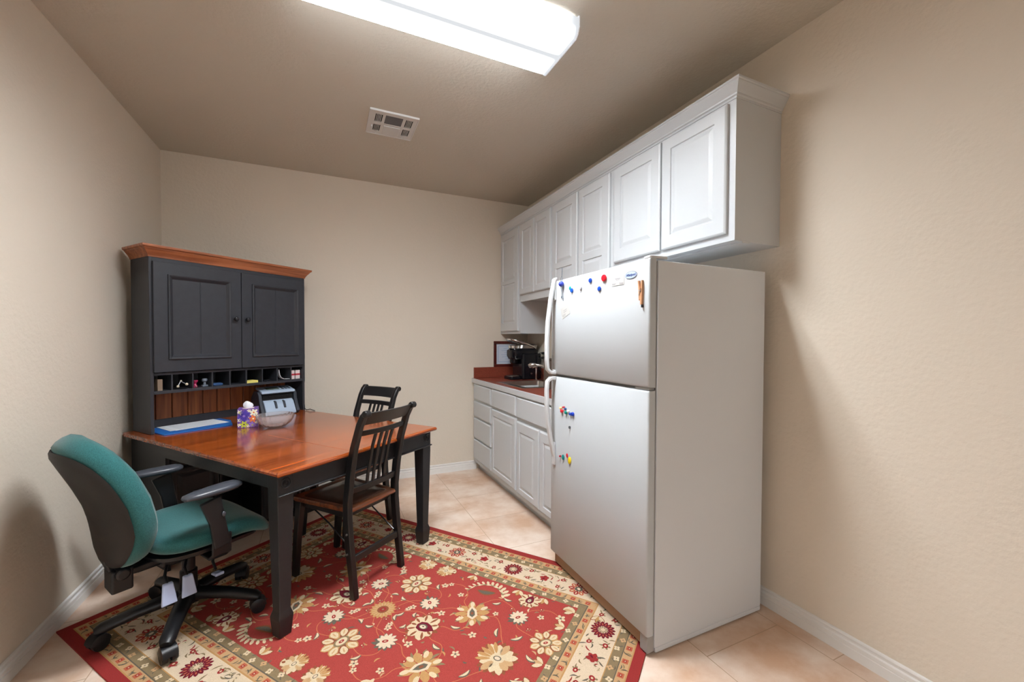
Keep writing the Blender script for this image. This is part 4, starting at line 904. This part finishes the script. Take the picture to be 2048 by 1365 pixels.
# back: build flat in (x, s) then bend along a side curve
SC_ = [(-0.02, -0.245, 0.365), (0.05, -0.250, 0.435), (0.14, -0.252, 0.520), (0.26, -0.278, 0.635), (0.38, -0.318, 0.744), (0.48, -0.360, 0.830), (0.54, -0.396, 0.878), (0.58, -0.430, 0.903)]
def back_pt(x, s, d):
    """x across, s along, d thickness forward (+)"""
    P = SC_
    for i in range(len(P)-1):
        if s <= P[i+1][0] or i == len(P)-2:
            a, b = P[i], P[i+1]; f_ = (s-a[0])/(b[0]-a[0]); break
    y = a[1]+(b[1]-a[1])*f_; z = a[2]+(b[2]-a[2])*f_
    def tan(i):
        q, r = P[max(i-1, 0)], P[min(i+1, len(P)-1)]; v = Vector((r[1]-q[1], r[2]-q[2])); v.normalize(); return v
    t = (tan(i)*(1-f_)+tan(i+1)*f_).normalized(); nn = Vector((t.y, -t.x))     # forward normal
    wrap = 0.035*(x/0.22)**2
    return (x, y+nn.x*(d+wrap), z+nn.y*(d+wrap))
def back_loop(sc, d, n=40):
    o = []
    for i in range(n):
        t = i*2*PI/n; c, s = math.cos(t), math.sin(t); e = 2.7
        x = math.copysign(abs(c)**(2/e), c); y = math.copysign(abs(s)**(2/e), s)
        wid = 0.235 - 0.026*max(0, y)**1.5 - 0.030*max(0, -y)**2
        o.append(back_pt(x*wid*sc, 0.27+y*(0.295-(1-sc)*0.20 if sc > 0.5 else 0.295*sc), d))
    return o
make('back_cushion', MB().loft([back_loop(0.93, -0.022), back_loop(0.985, -0.012), back_loop(1.0, 0.010), back_loop(0.985, 0.030), back_loop(0.945, 0.052), back_loop(0.84, 0.069), back_loop(0.5, 0.078), back_loop(0.2, 0.080), back_loop(0.04, 0.080)]), m_teal, oc, smooth=True)
make('back_shell', MB().loft([back_loop(0.04, -0.062), back_loop(0.3, -0.061), back_loop(0.6, -0.058), back_loop(0.85, -0.048), back_loop(0.94, -0.034), back_loop(0.965, -0.0215), back_loop(0.90, -0.020)]), m_shell, oc, smooth=True)
make('back_bar', MB().bar([(0.02, -0.10, 0.335), (0.02, -0.20, 0.330), (0.02, -0.262, 0.340), (0.02, -0.288, 0.40), (0.02, -0.286, 0.50)], [(0.07, 0.03), (0.07, 0.03), (0.075, 0.035), (0.075, 0.02), (0.07, 0.015)], (1, 0, 0)), m_bplast, oc, 0.006)
make('back_height_housing', MB().box(-0.015, 0.085, -0.285, -0.215, 0.272, 0.365).tube([(-0.04, -0.25, 0.350), (0.105, -0.25, 0.350)], 0.024, 14), m_bplast, oc, 0.008)
make('tilt_mechanism', MB().box(-0.075, 0.075, -0.12, 0.09, 0.300, 0.3495).box(-0.05, 0.05, -0.2, -0.11, 0.31, 0.34), m_bplast, oc, 0.01)
make('gas_column', MB().lathe([(0.034, 0.125), (0.034, 0.22), (0.026, 0.225), (0.026, 0.300)], n=20), m_bplast, oc, smooth=True)
make('hub', MB().lathe([(0.03, 0.070), (0.05, 0.078), (0.055, 0.10), (0.05, 0.125), (0.038, 0.135)], n=24), m_bplast, oc, smooth=True)
for k, (x, y, z, r, tw) in enumerate(((0.150, -0.125, 0.270, -0.15, 0), (0.150, -0.055, 0.272, -0.15, 0), (0.145, 0.055, 0.248, 0.75, 1))):
    lv = MB().tube([(x-0.07, y+0.02, 0.312), (x-0.03, y, z+0.02), (x, y, z-0.008)], 0.006, 8)
    stem = make('lever', lv, m_bplast, oc, smooth=True)
    if tw == 0: mb = MB().loft([[(x-0.004, y-0.018, z), (x+0.010, y-0.018, z-0.004), (x+0.010, y+0.018, z-0.004), (x-0.004, y+0.018, z)], [(x+0.022, y-0.030, z-0.085), (x+0.032, y-0.030, z-0.083), (x+0.032, y+0.026, z-0.083), (x+0.022, y+0.026, z-0.085)]])
    else: mb = MB().loft([[(x-0.01, y-0.016, z-0.02), (x-0.01, y+0.016, z-0.02), (x-0.01, y+0.016, z-0.03), (x-0.01, y-0.016, z-0.03)], [(x+0.045, y-0.018, z-0.008), (x+0.045, y+0.018, z-0.008), (x+0.045, y+0.018, z-0.022), (x+0.045, y-0.018, z-0.022)]])
    make('paddle', mb, m_lever, stem, 0.004)
# arms
for s in (-1, 1):
    ar = make('armrest', MB().bar([(s*0.13, 0.03, 0.340), (s*0.235, 0.03, 0.340), (s*0.272, 0.03, 0.365), (s*0.278, 0.03, 0.45)], [(0.075, 0.014)]*4, (0, 1, 0)).bar([(s*0.279, 0.03, 0.40), (s*0.281, 0.010, 0.52), (s*0.281, -0.015, 0.615)], [(0.062, 0.026), (0.060, 0.024), (0.080, 0.022)], (0, 1, 0)), m_bplast, oc, 0.005)
    ro = 0.12*s
    L_ = []
    for y, wv, zt_, zb2 in [(q[0]*0.86-0.02, *q[1:]) for q in ((-0.125, 0.012, 0.640, 0.632), (-0.115, 0.026, 0.647, 0.624), (-0.07, 0.037, 0.652, 0.620), (0.0, 0.043, 0.655, 0.618), (0.07, 0.045, 0.656, 0.618), (0.115, 0.040, 0.655, 0.620), (0.138, 0.026, 0.650, 0.626), (0.145, 0.012, 0.644, 0.634))]:
        zc = (zt_+zb2)/2; hh = (zt_-zb2)/2
        L_.append([(s*0.278+ (-s)*0.03*(y+0.12)/0.25 + wv*math.cos(q), y+(0.015 if s > 0 else -0.04), zc+0.012+hh*math.copysign(abs(math.sin(q))**0.8, math.sin(q))) for q in [i*2*PI/16 for i in range(16)]])
    make('arm_pad', MB().loft(L_), m_arm, ar, smooth=True)
    if s > 0: make('adjuster_button', MB().ball((0.298, 0.03, 0.545), 0.008, 10, (0.6, 1, 1.4)), m_arm, ar, smooth=True)
# five-star base with castors; one foot points straight at world -Y
for k in range(5):
    a = math.radians(-90+72*k) - (OA-PI/2); c, s = math.cos(a), math.sin(a)
    def Q(r, z): return (r*c, r*s, z)
    lg = make('leg', MB().tube([Q(0.03, 0.108), Q(0.10, 0.108), Q(0.18, 0.100), Q(0.25, 0.088), Q(0.29, 0.080), Q(0.312, 0.073)], [0.036, 0.034, 0.031, 0.029, 0.029, 0.020], 14, up=(0, 0, 1), flat=(0.75, 1.0)), m_bplast, oc, smooth=True)
    ca = a+0.5
    wx, wy = Q(0.292, 0)[0], Q(0.292, 0)[1]; dx, dy = math.cos(ca), math.sin(ca)
    cs = MB().tube([(wx, wy, 0.060), (wx, wy, 0.080)], 0.009, 10)
    wx, wy = wx+dx*0.012, wy+dy*0.012
    for sgn in (-1, 1):
        cx_, cy_ = wx-dy*0.016*sgn, wy+dx*0.016*sgn
        cs.tube([(cx_+dy*0.009*sgn, cy_-dx*0.009*sgn, 0.0285), (cx_-dy*0.011*sgn, cy_+dx*0.011*sgn, 0.0285)], 0.0285, 18)
    cs.loft([[(wx+dx*r_*math.cos(q)-dy*wv, wy+dy*r_*math.cos(q)+dx*wv, 0.032+r_*math.sin(q)) for q in [i*PI/9 for i in range(10)]] for wv, r_ in ((-0.029, 0.024), (-0.025, 0.034), (0.025, 0.034), (0.029, 0.024))])
    make('castor', cs, m_bplast, lg, smooth=True)

# ------------------------------------------------------------------ rug
RU0, RU1, RV0, RV1 = -0.415, 1.190, -1.375, 0.965
rc = W((RU0+RU1)/2, (RV0+RV1)/2, 0)
def rugmat(n_, c): return mat('rug_'+n_, c, 0.95, spec=0.05, noise=(420, 0.16), bump=(900, 0.6, 0.0015))
RC = ['red', 'ivory', 'cream', 'gold', 'olive', 'burgundy', 'orange', 'slate', 'brown', 'deepred', 'vine', 'tan']
RCOL = dict(red=(158, 66, 60), ivory=(206, 186, 160), cream=(204, 184, 152), gold=(178, 136, 88), olive=(132, 114, 86), burgundy=(108, 34, 46), orange=(176, 96, 70), slate=(98, 92, 80), brown=(134, 80, 56), deepred=(146, 52, 50), vine=(184, 110, 76), tan=(186, 150, 110))
rmats = [rugmat(k, RCOL[k]) for k in RC]; RI = {k: i for i, k in enumerate(RC)}
RM = MB(); hw2, hl2 = (RU1-RU0)/2, (RV1-RV0)/2
RM.cur = RI['deepred']; RM.box(-hw2, hw2, -hl2, hl2, 0, RUGT)
PN = [0]
def poly(pts, c, lv):
    RM.cur = RI[c]; PN[0] += 1; z = RUGT+0.00012*lv+0.00005+1e-7*(PN[0] % 1100); RM.add([(x, y, z) for x, y in pts], [tuple(range(len(pts)))])
def rect(a, b, c, lv): poly([(-a, -b), (a, -b), (a, b), (-a, b)], c, lv)
bands = [(0.042, 'gold'), (0.047, 'tan'), (0.083, 'slate'), (0.087, 'olive'), (0.124, 'gold'), (0.128, 'ivory'), (0.262, 'gold'), (0.268, 'tan'), (0.303, 'slate'), (0.308, 'olive'), (0.343, 'red')]
for i, (d, c) in enumerate(bands): rect(hw2-d, hl2-d, c, i)
LVL = len(bands)
def ell(cx, cy, a, b, rot, c, lv, n=12, pow_=1.0):
    pts = []
    for k in range(n):
        t = 2*PI*k/n; x, y = a*math.cos(t), b*math.sin(t); pts.append((cx+x*math.cos(rot)-y*math.sin(rot), cy+x*math.sin(rot)+y*math.cos(rot)))
    poly(pts, c, lv)
def petal(cx, cy, r0, r1, wd, ang, c, lv, tip=1.0):
    pts = []
    for f_, w_ in ((0, 0.25), (0.25, 0.75), (0.55, 1.0), (0.82, 0.72), (1.0, 0.12 if tip else 0.5)):
        pts.append((r0+(r1-r0)*f_, wd*w_))
    pts = pts+[(x, -y) for x, y in reversed(pts)]
    poly([(cx+x*math.cos(ang)-y*math.sin(ang), cy+x*math.sin(ang)+y*math.cos(ang)) for x, y in pts], c, lv)
def leaf(cx, cy, L_, wd, ang, bend, c, lv):
    n = 8; up = []; dn = []
    for k in range(n+1):
        f_ = k/n; x = L_*(f_-0.5); y = bend*(1-(2*f_-1)**2); w_ = wd*math.sin(PI*min(1, f_*0.92+0.06))**0.8
        up.append((x, y+w_/2)); dn.append((x, y-w_/2))
    poly([(cx+x*math.cos(ang)-y*math.sin(ang), cy+x*math.sin(ang)+y*math.cos(ang)) for x, y in up+dn[::-1]], c, lv)
def vine(pts, c='vine', lv=LVL, wd=0.0032):
    # smooth the points
    P = [Vector(p) for p in pts]; S_ = []
    for i in range(len(P)-1):
        p0, p1, p2, p3 = P[max(i-1, 0)], P[i], P[i+1], P[min(i+2, len(P)-1)]
        for k in range(8):
            t = k/8; S_.append(0.5*((2*p1)+(p2-p0)*t+(2*p0-5*p1+4*p2-p3)*t*t+(3*p1-p0-3*p2+p3)*t**3))
    S_.append(P[-1])
    for a, b in zip(S_[:-1], S_[1:]):
        d = (b-a); 
        if d.length < 1e-6: continue
        n_ = Vector((-d.y, d.x)).normalized()*wd/2; d = d.normalized()*wd*0.3
        poly([a-d+n_, a-d-n_, b+d-n_, b+d+n_], c, lv)
L0 = LVL+1
def rosette(cx, cy, kind, sc=1.0, rot=0.0):
    if kind == 'purple':
        for k in range(16): petal(cx, cy, 0.020*sc, 0.056*sc, 0.0085*sc, rot+2*PI*k/16, 'burgundy', L0+1)
        for k in range(16): petal(cx, cy, 0.030*sc, 0.044*sc, 0.003*sc, rot+2*PI*k/16, 'orange', L0+2)
        ell(cx, cy, 0.020*sc, 0.020*sc, 0, 'ivory', L0+3); 
        for k in range(10): petal(cx, cy, 0.009*sc, 0.024*sc, 0.0035*sc, rot+2*PI*k/10, 'olive', L0+4)
        ell(cx, cy, 0.009*sc, 0.009*sc, 0, 'cream', L0+5)
    elif kind == 'orange':
        for k in range(9):
            a = rot+2*PI*k/9; petal(cx, cy, 0.02*sc, 0.055*sc, 0.0135*sc, a, 'orange' if k % 2 else 'deepred', L0+1); petal(cx, cy, 0.03*sc, 0.048*sc, 0.004*sc, a, 'cream', L0+2)
        ell(cx, cy, 0.021*sc, 0.021*sc, 0, 'slate', L0+3); ell(cx, cy, 0.011*sc, 0.008*sc, 0.6, 'ivory', L0+4)
    elif kind == 'tulip':
        for a, r in ((0, 0.036), (0.85, 0.032), (-0.85, 0.032), (2.2, 0.02), (-2.2, 0.02)): petal(cx, cy, 0.0, r*sc, 0.011*sc, rot+a, 'deepred', L0+1)
        petal(cx, cy, 0.004*sc, 0.024*sc, 0.005*sc, rot, 'burgundy', L0+2)
    elif kind == 'bud':
        ell(cx, cy, 0.016*sc, 0.013*sc, rot, 'deepred', L0+1); ell(cx, cy, 0.006*sc, 0.005*sc, rot, 'cream', L0+2)
        for a in (2.2, -2.2, 3.14): petal(cx, cy, 0.010*sc, 0.026*sc, 0.005*sc, rot+a, 'olive', L0)
    elif kind == 'small':
        for k in range(5): petal(cx, cy, 0.004*sc, 0.022*sc, 0.007*sc, rot+2*PI*k/5, 'cream', L0+1)
        ell(cx, cy, 0.005*sc, 0.005*sc, 0, 'slate', L0+2)
def fold(fn):
    for sx in (1, -1):
        for sy in (1, -1): fn(sx, sy)
# main ivory border
rr = random.Random(11)
def border_run(axis, pos, half, step=0.39, start=0.0):
    """rosettes alternating; pos = signed offset of the strip's centreline"""
    k = -3
    out = []
    t0 = start
    ts_ = [t0+i*step for i in range(-4, 5) if abs(t0+i*step) < half-0.02]
    for t in ts_:
        i = round((t-t0)/step)
        kind = ('orange', 'purple')[i % 2]
        x, y = (pos, t) if axis == 'y' else (t, pos)
        rosette(x, y, kind, 1.0, 0.3)
    for i in range(-5, 5):
        m_ = t0+(i+0.5)*step
        for dt, off, kd, sc in ((0, 0.012, 'tulip', 1.0), (-0.095, 0.036, 'bud', 0.9), (0.095, 0.036, 'bud', 0.9), (-0.088, -0.034, 'bud', 0.8), (0.088, -0.034, 'bud', 0.8), (0.0, -0.045, 'small', 0.55), (-0.045, 0.048, 'small', 0.45), (0.045, -0.05, 'small', 0.45)):
            t = m_+dt
            if abs(t) > half-0.0: continue
            s_ = math.copysign(1, pos); o = pos+off*s_
            x, y = (o, t) if axis == 'y' else (t, o)
            rosette(x, y, kd, sc, rr.random()*6)
        for _ in range(24):
            t = m_+rr.uniform(-0.145, 0.145); off = rr.choice((-1, 1))*rr.uniform(0.012, 0.056)
            if abs(t) > half: continue
            x, y = (pos+off, t) if axis == 'y' else (t, pos+off)
            leaf(x, y, rr.uniform(0.018, 0.042), 0.0065, rr.random()*6, rr.uniform(-0.008, 0.008), rr.choice(('olive', 'slate', 'slate', 'deepred', 'olive', 'olive')), L0)
for s in (-1, 1):
    border_run('y', s*(hw2-0.195), hl2-0.135)
    border_run('x', s*(hl2-0.195), hw2-0.24, step=0.37)
# guard strips: orange squares with linking leaves on tan, cream florets on olive
def guard(axis, pos, half, side, d_in):
    step = 0.078; n = int(half/step)
    for i in range(-n, n+1):
        t = i*step
        x, y = (pos, t) if axis == 'y' else (t, pos)
        poly([(x-0.0125, y-0.0125), (x+0.0125, y-0.0125), (x+0.0125, y+0.0125), (x-0.0125, y+0.0125)], 'orange', L0)
        poly([(x-0.006, y-0.006), (x+0.006, y-0.006), (x+0.006, y+0.006), (x-0.006, y+0.006)], 'deepred', L0+1); ell(x, y, 0.003, 0.003, 0, 'cream', L0+2, 6)
        t2 = t+step/2
        if abs(t2) < half:
            x, y = (pos, t2) if axis == 'y' else (t2, pos)
            for q in range(3): leaf(x+rr.uniform(-.01, .01), y+rr.uniform(-.01, .01), 0.026, 0.005, rr.random()*6, 0.004, 'slate' if q else 'olive', L0)
def floret(axis, pos, half):
    step = 0.058; n = int(half/step)
    for i in range(-n, n+1):
        t = i*step; o = pos+(0.006 if i % 2 else -0.006)
        x, y = (o, t) if axis == 'y' else (t, o)
        a0 = rr.random()*6
        for k in range(4): petal(x, y, 0.0, 0.0145, 0.0062, a0+k*PI/2, 'cream' if i % 3 else 'tan', L0+1)
        ell(x, y, 0.003, 0.003, 0, 'slate', L0+2, 6)
        leaf(x+rr.uniform(-.02, .02), y+rr.uniform(-.02, .02), 0.022, 0.005, rr.random()*6, 0.003, 'slate', L0)
for s in (-1, 1):
    for d, kind in ((0.065, 0), (0.106, 1), (0.285, 0), (0.326, 1)):
        (guard if kind == 0 else floret)('y', s*(hw2-d), hl2-d-0.01, *((s, d) if kind == 0 else ()))
        (guard if kind == 0 else floret)('x', s*(hl2-d), hw2-d-0.03, *((s, d) if kind == 0 else ()))
# field
def sunflower(cx, cy, sc=1.0):
    for k in range(18): petal(cx, cy, 0.02*sc, 0.064*sc, 0.009*sc, 2*PI*k/18, 'gold', L0+1)
    for k in range(18): petal(cx, cy, 0.02*sc, 0.054*sc, 0.004*sc, 2*PI*(k+.5)/18, 'tan', L0+2)
    ell(cx, cy, 0.027*sc, 0.027*sc, 0, 'brown', L0+3, 16); ell(cx, cy, 0.016*sc, 0.016*sc, 0, 'deepred', L0+4); ell(cx, cy, 0.006, 0.006, 0, 'olive', L0+5, 8)
def whiteflower(cx, cy, rot, sc=1.0):
    for k in range(12): petal(cx-0.002, cy-0.003, 0.012*sc, 0.053*sc, 0.010*sc, rot+2*PI*(k+0.12)/12, 'slate', L0)
    for k in range(12):
        a = rot+2*PI*k/12
        if k == 0: continue
        petal(cx, cy, 0.010*sc, (0.046+0.006*math.cos(a-rot+PI))*sc, 0.0085*sc, a, 'ivory', L0+1)
    ell(cx+0.004*math.cos(rot), cy+0.004*math.sin(rot), 0.020*sc, 0.014*sc, rot, 'ivory', L0+2)
    ell(cx, cy, 0.014*sc, 0.009*sc, rot, 'deepred', L0+3); ell(cx, cy, 0.006*sc, 0.003*sc, rot, 'cream', L0+4, 8)
    leaf(cx+0.045*sc*math.cos(rot), cy+0.045*sc*math.sin(rot), 0.03, 0.012, rot, 0, 'slate', L0)
def bigflower(cx, cy, rot, sc=1.0):
    for k in range(9):
        a = rot+2*PI*(k+.5)/9
        petal(cx, cy, 0.026*sc, 0.086*sc, 0.0235*sc, a, 'brown' if k % 2 else 'gold', L0+1)
        petal(cx, cy, 0.034*sc, 0.082*sc, 0.0165*sc, a, 'cream', L0+2)
        petal(cx, cy, 0.046*sc, 0.074*sc, 0.0035*sc, a, 'tan', L0+3)
    ell(cx, cy, 0.036*sc, 0.026*sc, rot, 'olive', L0+4, 18); ell(cx, cy, 0.027*sc, 0.019*sc, rot, 'cream', L0+5, 16); ell(cx, cy, 0.013*sc, 0.008*sc, rot, 'deepred', L0+6)
    ell(cx, cy, 0.005*sc, 0.003*sc, rot, 'cream', L0+7, 6)
def palmette(cx, cy, rot, sc=1.0):
    for k in range(14): petal(cx, cy, 0.02*sc, 0.082*sc, 0.013*sc, rot+2*PI*k/14, 'brown', L0)
    for a, r in ((1.1, 0.084), (-1.1, 0.084), (1.9, 0.078), (-1.9, 0.078), (2.6, 0.074), (-2.6, 0.074), (0.5, 0.07), (-0.5, 0.07), (3.14, 0.066)):
        petal(cx, cy, 0.02*sc, r*sc, 0.024*sc, rot+a, 'cream', L0+1); petal(cx, cy, 0.036*sc, r*sc*0.95, 0.006*sc, rot+a+0.12, 'brown', L0+2)
    poly([(cx+(x*math.cos(rot)-y*math.sin(rot))*sc, cy+(x*math.sin(rot)+y*math.cos(rot))*sc) for x, y in ((0.060, 0), (0.03, 0.022), (0, 0.030), (-0.026, 0.022), (-0.034, 0), (-0.026, -0.022), (0, -0.030), (0.03, -0.022))], 'burgundy', L0+4)
    ell(cx, cy, 0.022*sc, 0.016*sc, rot, 'slate', L0+5); ell(cx-0.002, cy, 0.016*sc, 0.011*sc, rot, 'ivory', L0+6); ell(cx, cy, 0.006*sc, 0.004*sc, rot, 'slate', L0+7, 8)
def lotus(cx, cy, rot, sc=1.0):
    for k in range(9): leaf(cx+0.07*sc*math.cos(k*0.7+rot), cy+0.07*sc*math.sin(k*0.7+rot), 0.05*sc, 0.014*sc, rot+k*0.7, 0.006, 'olive', L0)
    for k in range(8):
        petal(cx, cy, 0.02*sc, 0.083*sc, 0.019*sc, rot+2*PI*k/8, 'gold', L0+1)
    for k in range(6): ell(cx+0.066*sc*math.cos(rot+1+k*2*PI/6), cy+0.066*sc*math.sin(rot+1+k*2*PI/6), 0.020*sc, 0.011*sc, rot+1+k*PI/3, 'cream', L0+2, 10)
    poly([(cx+(x*math.cos(rot)-y*math.sin(rot))*sc, cy+(x*math.sin(rot)+y*math.cos(rot))*sc) for x, y in ((0.056, 0), (0.02, 0.022), (-0.02, 0.024), (-0.044, 0), (-0.02, -0.024), (0.02, -0.022))], 'ivory', L0+4)
    poly([(cx+(x*math.cos(rot)-y*math.sin(rot))*sc, cy+(x*math.sin(rot)+y*math.cos(rot))*sc) for x, y in ((0.036, 0), (0.012, 0.012), (-0.014, 0.013), (-0.028, 0), (-0.014, -0.013), (0.012, -0.012))], 'slate', L0+5)
    ell(cx, cy, 0.010*sc, 0.007*sc, rot, 'brown', L0+6, 10)
def creamburst(cx, cy, rot, sc=1.0):
    for k in range(13): petal(cx+0.002, cy+0.002, 0.02*sc, 0.090*sc, 0.014*sc, rot+2*PI*(k+0.5)/13, 'brown', L0)
    for k in range(13): petal(cx, cy, 0.02*sc, (0.085 if k % 2 else 0.074)*sc, 0.017*sc, rot+2*PI*k/13, 'cream' if k % 3 else 'tan', L0+1)
    for k in range(5): petal(cx, cy, 0.03*sc, 0.092*sc, 0.009*sc, rot+2.2+k*0.35, 'gold', L0+2)
    ell(cx, cy, 0.030*sc, 0.024*sc, rot, 'cream', L0+3, 16); ell(cx, cy, 0.018*sc, 0.013*sc, rot, 'slate', L0+4); ell(cx, cy, 0.013*sc, 0.009*sc, rot, 'ivory', L0+5)
def acanthus(cx, cy, rot, sx=1, sc=1.0):
    for k in range(12):
        f_ = k/11; t = (-1.25+2.5*f_)*sx; r = 0.085*sc
        x, y = r*math.cos(t)-0.04, r*math.sin(t); X = cx+x*math.cos(rot)-y*math.sin(rot); Y_ = cy+x*math.sin(rot)+y*math.cos(rot)
        s_ = 1-0.5*f_; petal(X, Y_, -0.008*sc*s_, 0.026*sc*s_, 0.0085*sc*s_, rot+t+0.4*sx, 'cream', L0+2); leaf(X-0.008*math.cos(rot+t), Y_-0.008*math.sin(rot+t), 0.030*sc, 0.014*sc*s_, rot+t+PI/2, 0, 'olive' if k % 2 else 'cream', L0+1)
    leaf(cx, cy, 0.08*sc, 0.035*sc, rot+PI/2, 0.01, 'brown', L0); leaf(cx, cy, 0.07*sc, 0.020*sc, rot+PI/2, 0.01, 'slate', L0+1)
CU = (RU0+RU1)/2; CV = (RV0+RV1)/2
def mir(fn, u, v, a, *k):
    x, y = u-CU, v-CV
    s_ = {(round(x*sx, 3), round(y*sy, 3)): (sx, sy) for sx in (1, -1) for sy in (1, -1)}
    for (X, Y_), (sx, sy) in s_.items():
        ang = math.atan2(math.sin(a)*sy, math.cos(a)*sx); fn(X, Y_, ang, *k)
sunflower(0, 0)
mir(bigflower, 0.626, CV, 0.0)
mir(whiteflower, 0.535, -0.370, 0.9)
mir(palmette, CU, -0.455, -PI/2)
mir(lotus, 0.570, -0.600, 0.6)
mir(creamburst, CU, -0.845, -PI/2)
mir(whiteflower, 0.648, -0.805, 2.6, 0.95)
mir(bigflower, 0.560, -0.985, -0.7, 0.85)
mir(acanthus, 0.745, -0.570, 0.2, 1, 1.25)
mir(palmette, 0.785, -0.800, 0.0, 0.72)
mir(creamburst, 0.800, -0.270, 0.0, 0.62)
for u, v, s_ in ((0.50, -0.47, 0.9), (0.736, -0.985, 1.1), (0.685, -0.06, 0.9), (0.71, -0.375, 0.7), (0.47, -0.09, 0.8), (0.45, -0.68, 0.9), (0.62, -0.70, 0.7), (0.45, -0.31, 0.7), (0.70, -0.90, 0.8), (0.66, -0.47, 0.8)):
    mir(lambda x, y, a, s__=s_: rosette(x, y, 'small', s__, a), u, v, 0.7)
for u, v, a, l in ((0.515, -0.77, 0.4, 0.055), (0.525, -0.862, 2.4, 0.06), (0.455, -0.585, 1.8, 0.05), (0.66, -0.33, 0.6, 0.045), (0.45, -0.965, 1.2, 0.055), (0.50, -0.235, 1.2, 0.04), (0.74, -0.70, 1.5, 0.05), (0.40, -0.30, 2.6, 0.045), (0.69, -0.665, 2.2, 0.045), (0.43, -0.37, 0.4, 0.035)):
    mir(lambda x, y, a_, l_=l: (leaf(x, y, l_, 0.020, a_, 0.006, 'slate', L0+1), leaf(x+0.002, y+0.002, l_*0.85, 0.011, a_, 0.007, 'cream', L0+2)), u, v, a)
for u, v in ((0.60, -0.30), (0.43, -0.14), (0.52, -0.56), (0.47, -0.42), (0.58, -0.52), (0.69, -0.75), (0.60, -0.88), (0.75, -0.88)):
    mir(lambda x, y, a: rosette(x, y, 'bud', 0.6, a), u, v, 1.0)
for _ in range(46):
    u, v = rr.uniform(CU+0.02, RU1-0.37), rr.uniform(RV0+0.37, CV-0.03)
    c_, l_, a_ = rr.choice(('cream', 'cream', 'gold', 'olive', 'tan', 'slate')), rr.uniform(0.016, 0.036), rr.random()*6
    mir(lambda x, y, a, c_=c_, l_=l_: leaf(x, y, l_, 0.008, a, l_*0.18, c_, LVL), u, v, a_)
for k in range(7):
    v = -0.30-0.14*k
    if abs(v+0.57) > 0.12:
        for da, cc in ((2.5, 'cream'), (3.14, 'gold'), (3.8, 'cream')):
            mir(lambda x, y, a, cc=cc: (petal(x, y, 0.0, 0.052, 0.013, a, 'brown', LVL), petal(x, y, 0.004, 0.046, 0.010, a, cc, L0)), RU1-0.352, v, da)
for k in range(4):
    u = CU+0.06+0.12*k
    for da, cc in ((0.95, 'cream'), (1.57, 'tan'), (2.2, 'cream')):
        mir(lambda x, y, a, cc=cc: (petal(x, y, 0.0, 0.052, 0.013, a, 'brown', LVL), petal(x, y, 0.004, 0.046, 0.010, a, cc, L0)), u, RV0+0.352, da)
def mvine(P):
    for sx in (1, -1):
        for sy in (1, -1): vine([((u-CU)*sx, (v-CV)*sy) for u, v in P])
mvine([(0.44, -0.205), (0.49, -0.25), (0.50, -0.32), (0.535, -0.37), (0.60, -0.39), (0.64, -0.34), (0.626, -0.27)])
mvine([(0.535, -0.37), (0.52, -0.44), (0.56, -0.50), (0.57, -0.60)])
mvine([(CU, -0.26), (0.43, -0.31), (0.46, -0.38), (0.44, -0.44), (CU, -0.455)])
mvine([(0.57, -0.60), (0.50, -0.63), (0.44, -0.60), (0.43, -0.53), (CU, -0.50)])
mvine([(0.57, -0.60), (0.66, -0.61), (0.72, -0.66), (0.70, -0.75), (0.648, -0.805)])
mvine([(0.648, -0.805), (0.59, -0.83), (0.57, -0.90), (0.56, -0.985)])
mvine([(0.45, -0.84), (0.50, -0.80), (0.56, -0.76), (0.60, -0.71), (0.57, -0.65)])
mvine([(0.57, -0.60), (0.62, -0.52), (0.68, -0.50), (0.73, -0.44), (0.71, -0.36), (0.66, -0.31)])
mvine([(0.648, -0.805), (0.72, -0.84), (0.76, -0.92), (0.736, -0.985)])
mvine([(0.44, -0.16), (0.50, -0.13), (0.53, -0.08)])
o = make('area_rug', RM, rmats, recalc=False)
o.location = rc+Vector((0, 0, 0.0002)); o.rotation_euler = (0, 0, TH)
tag(o, 'red oriental rug with cream floral border lying under the desk and chairs', 'rug')
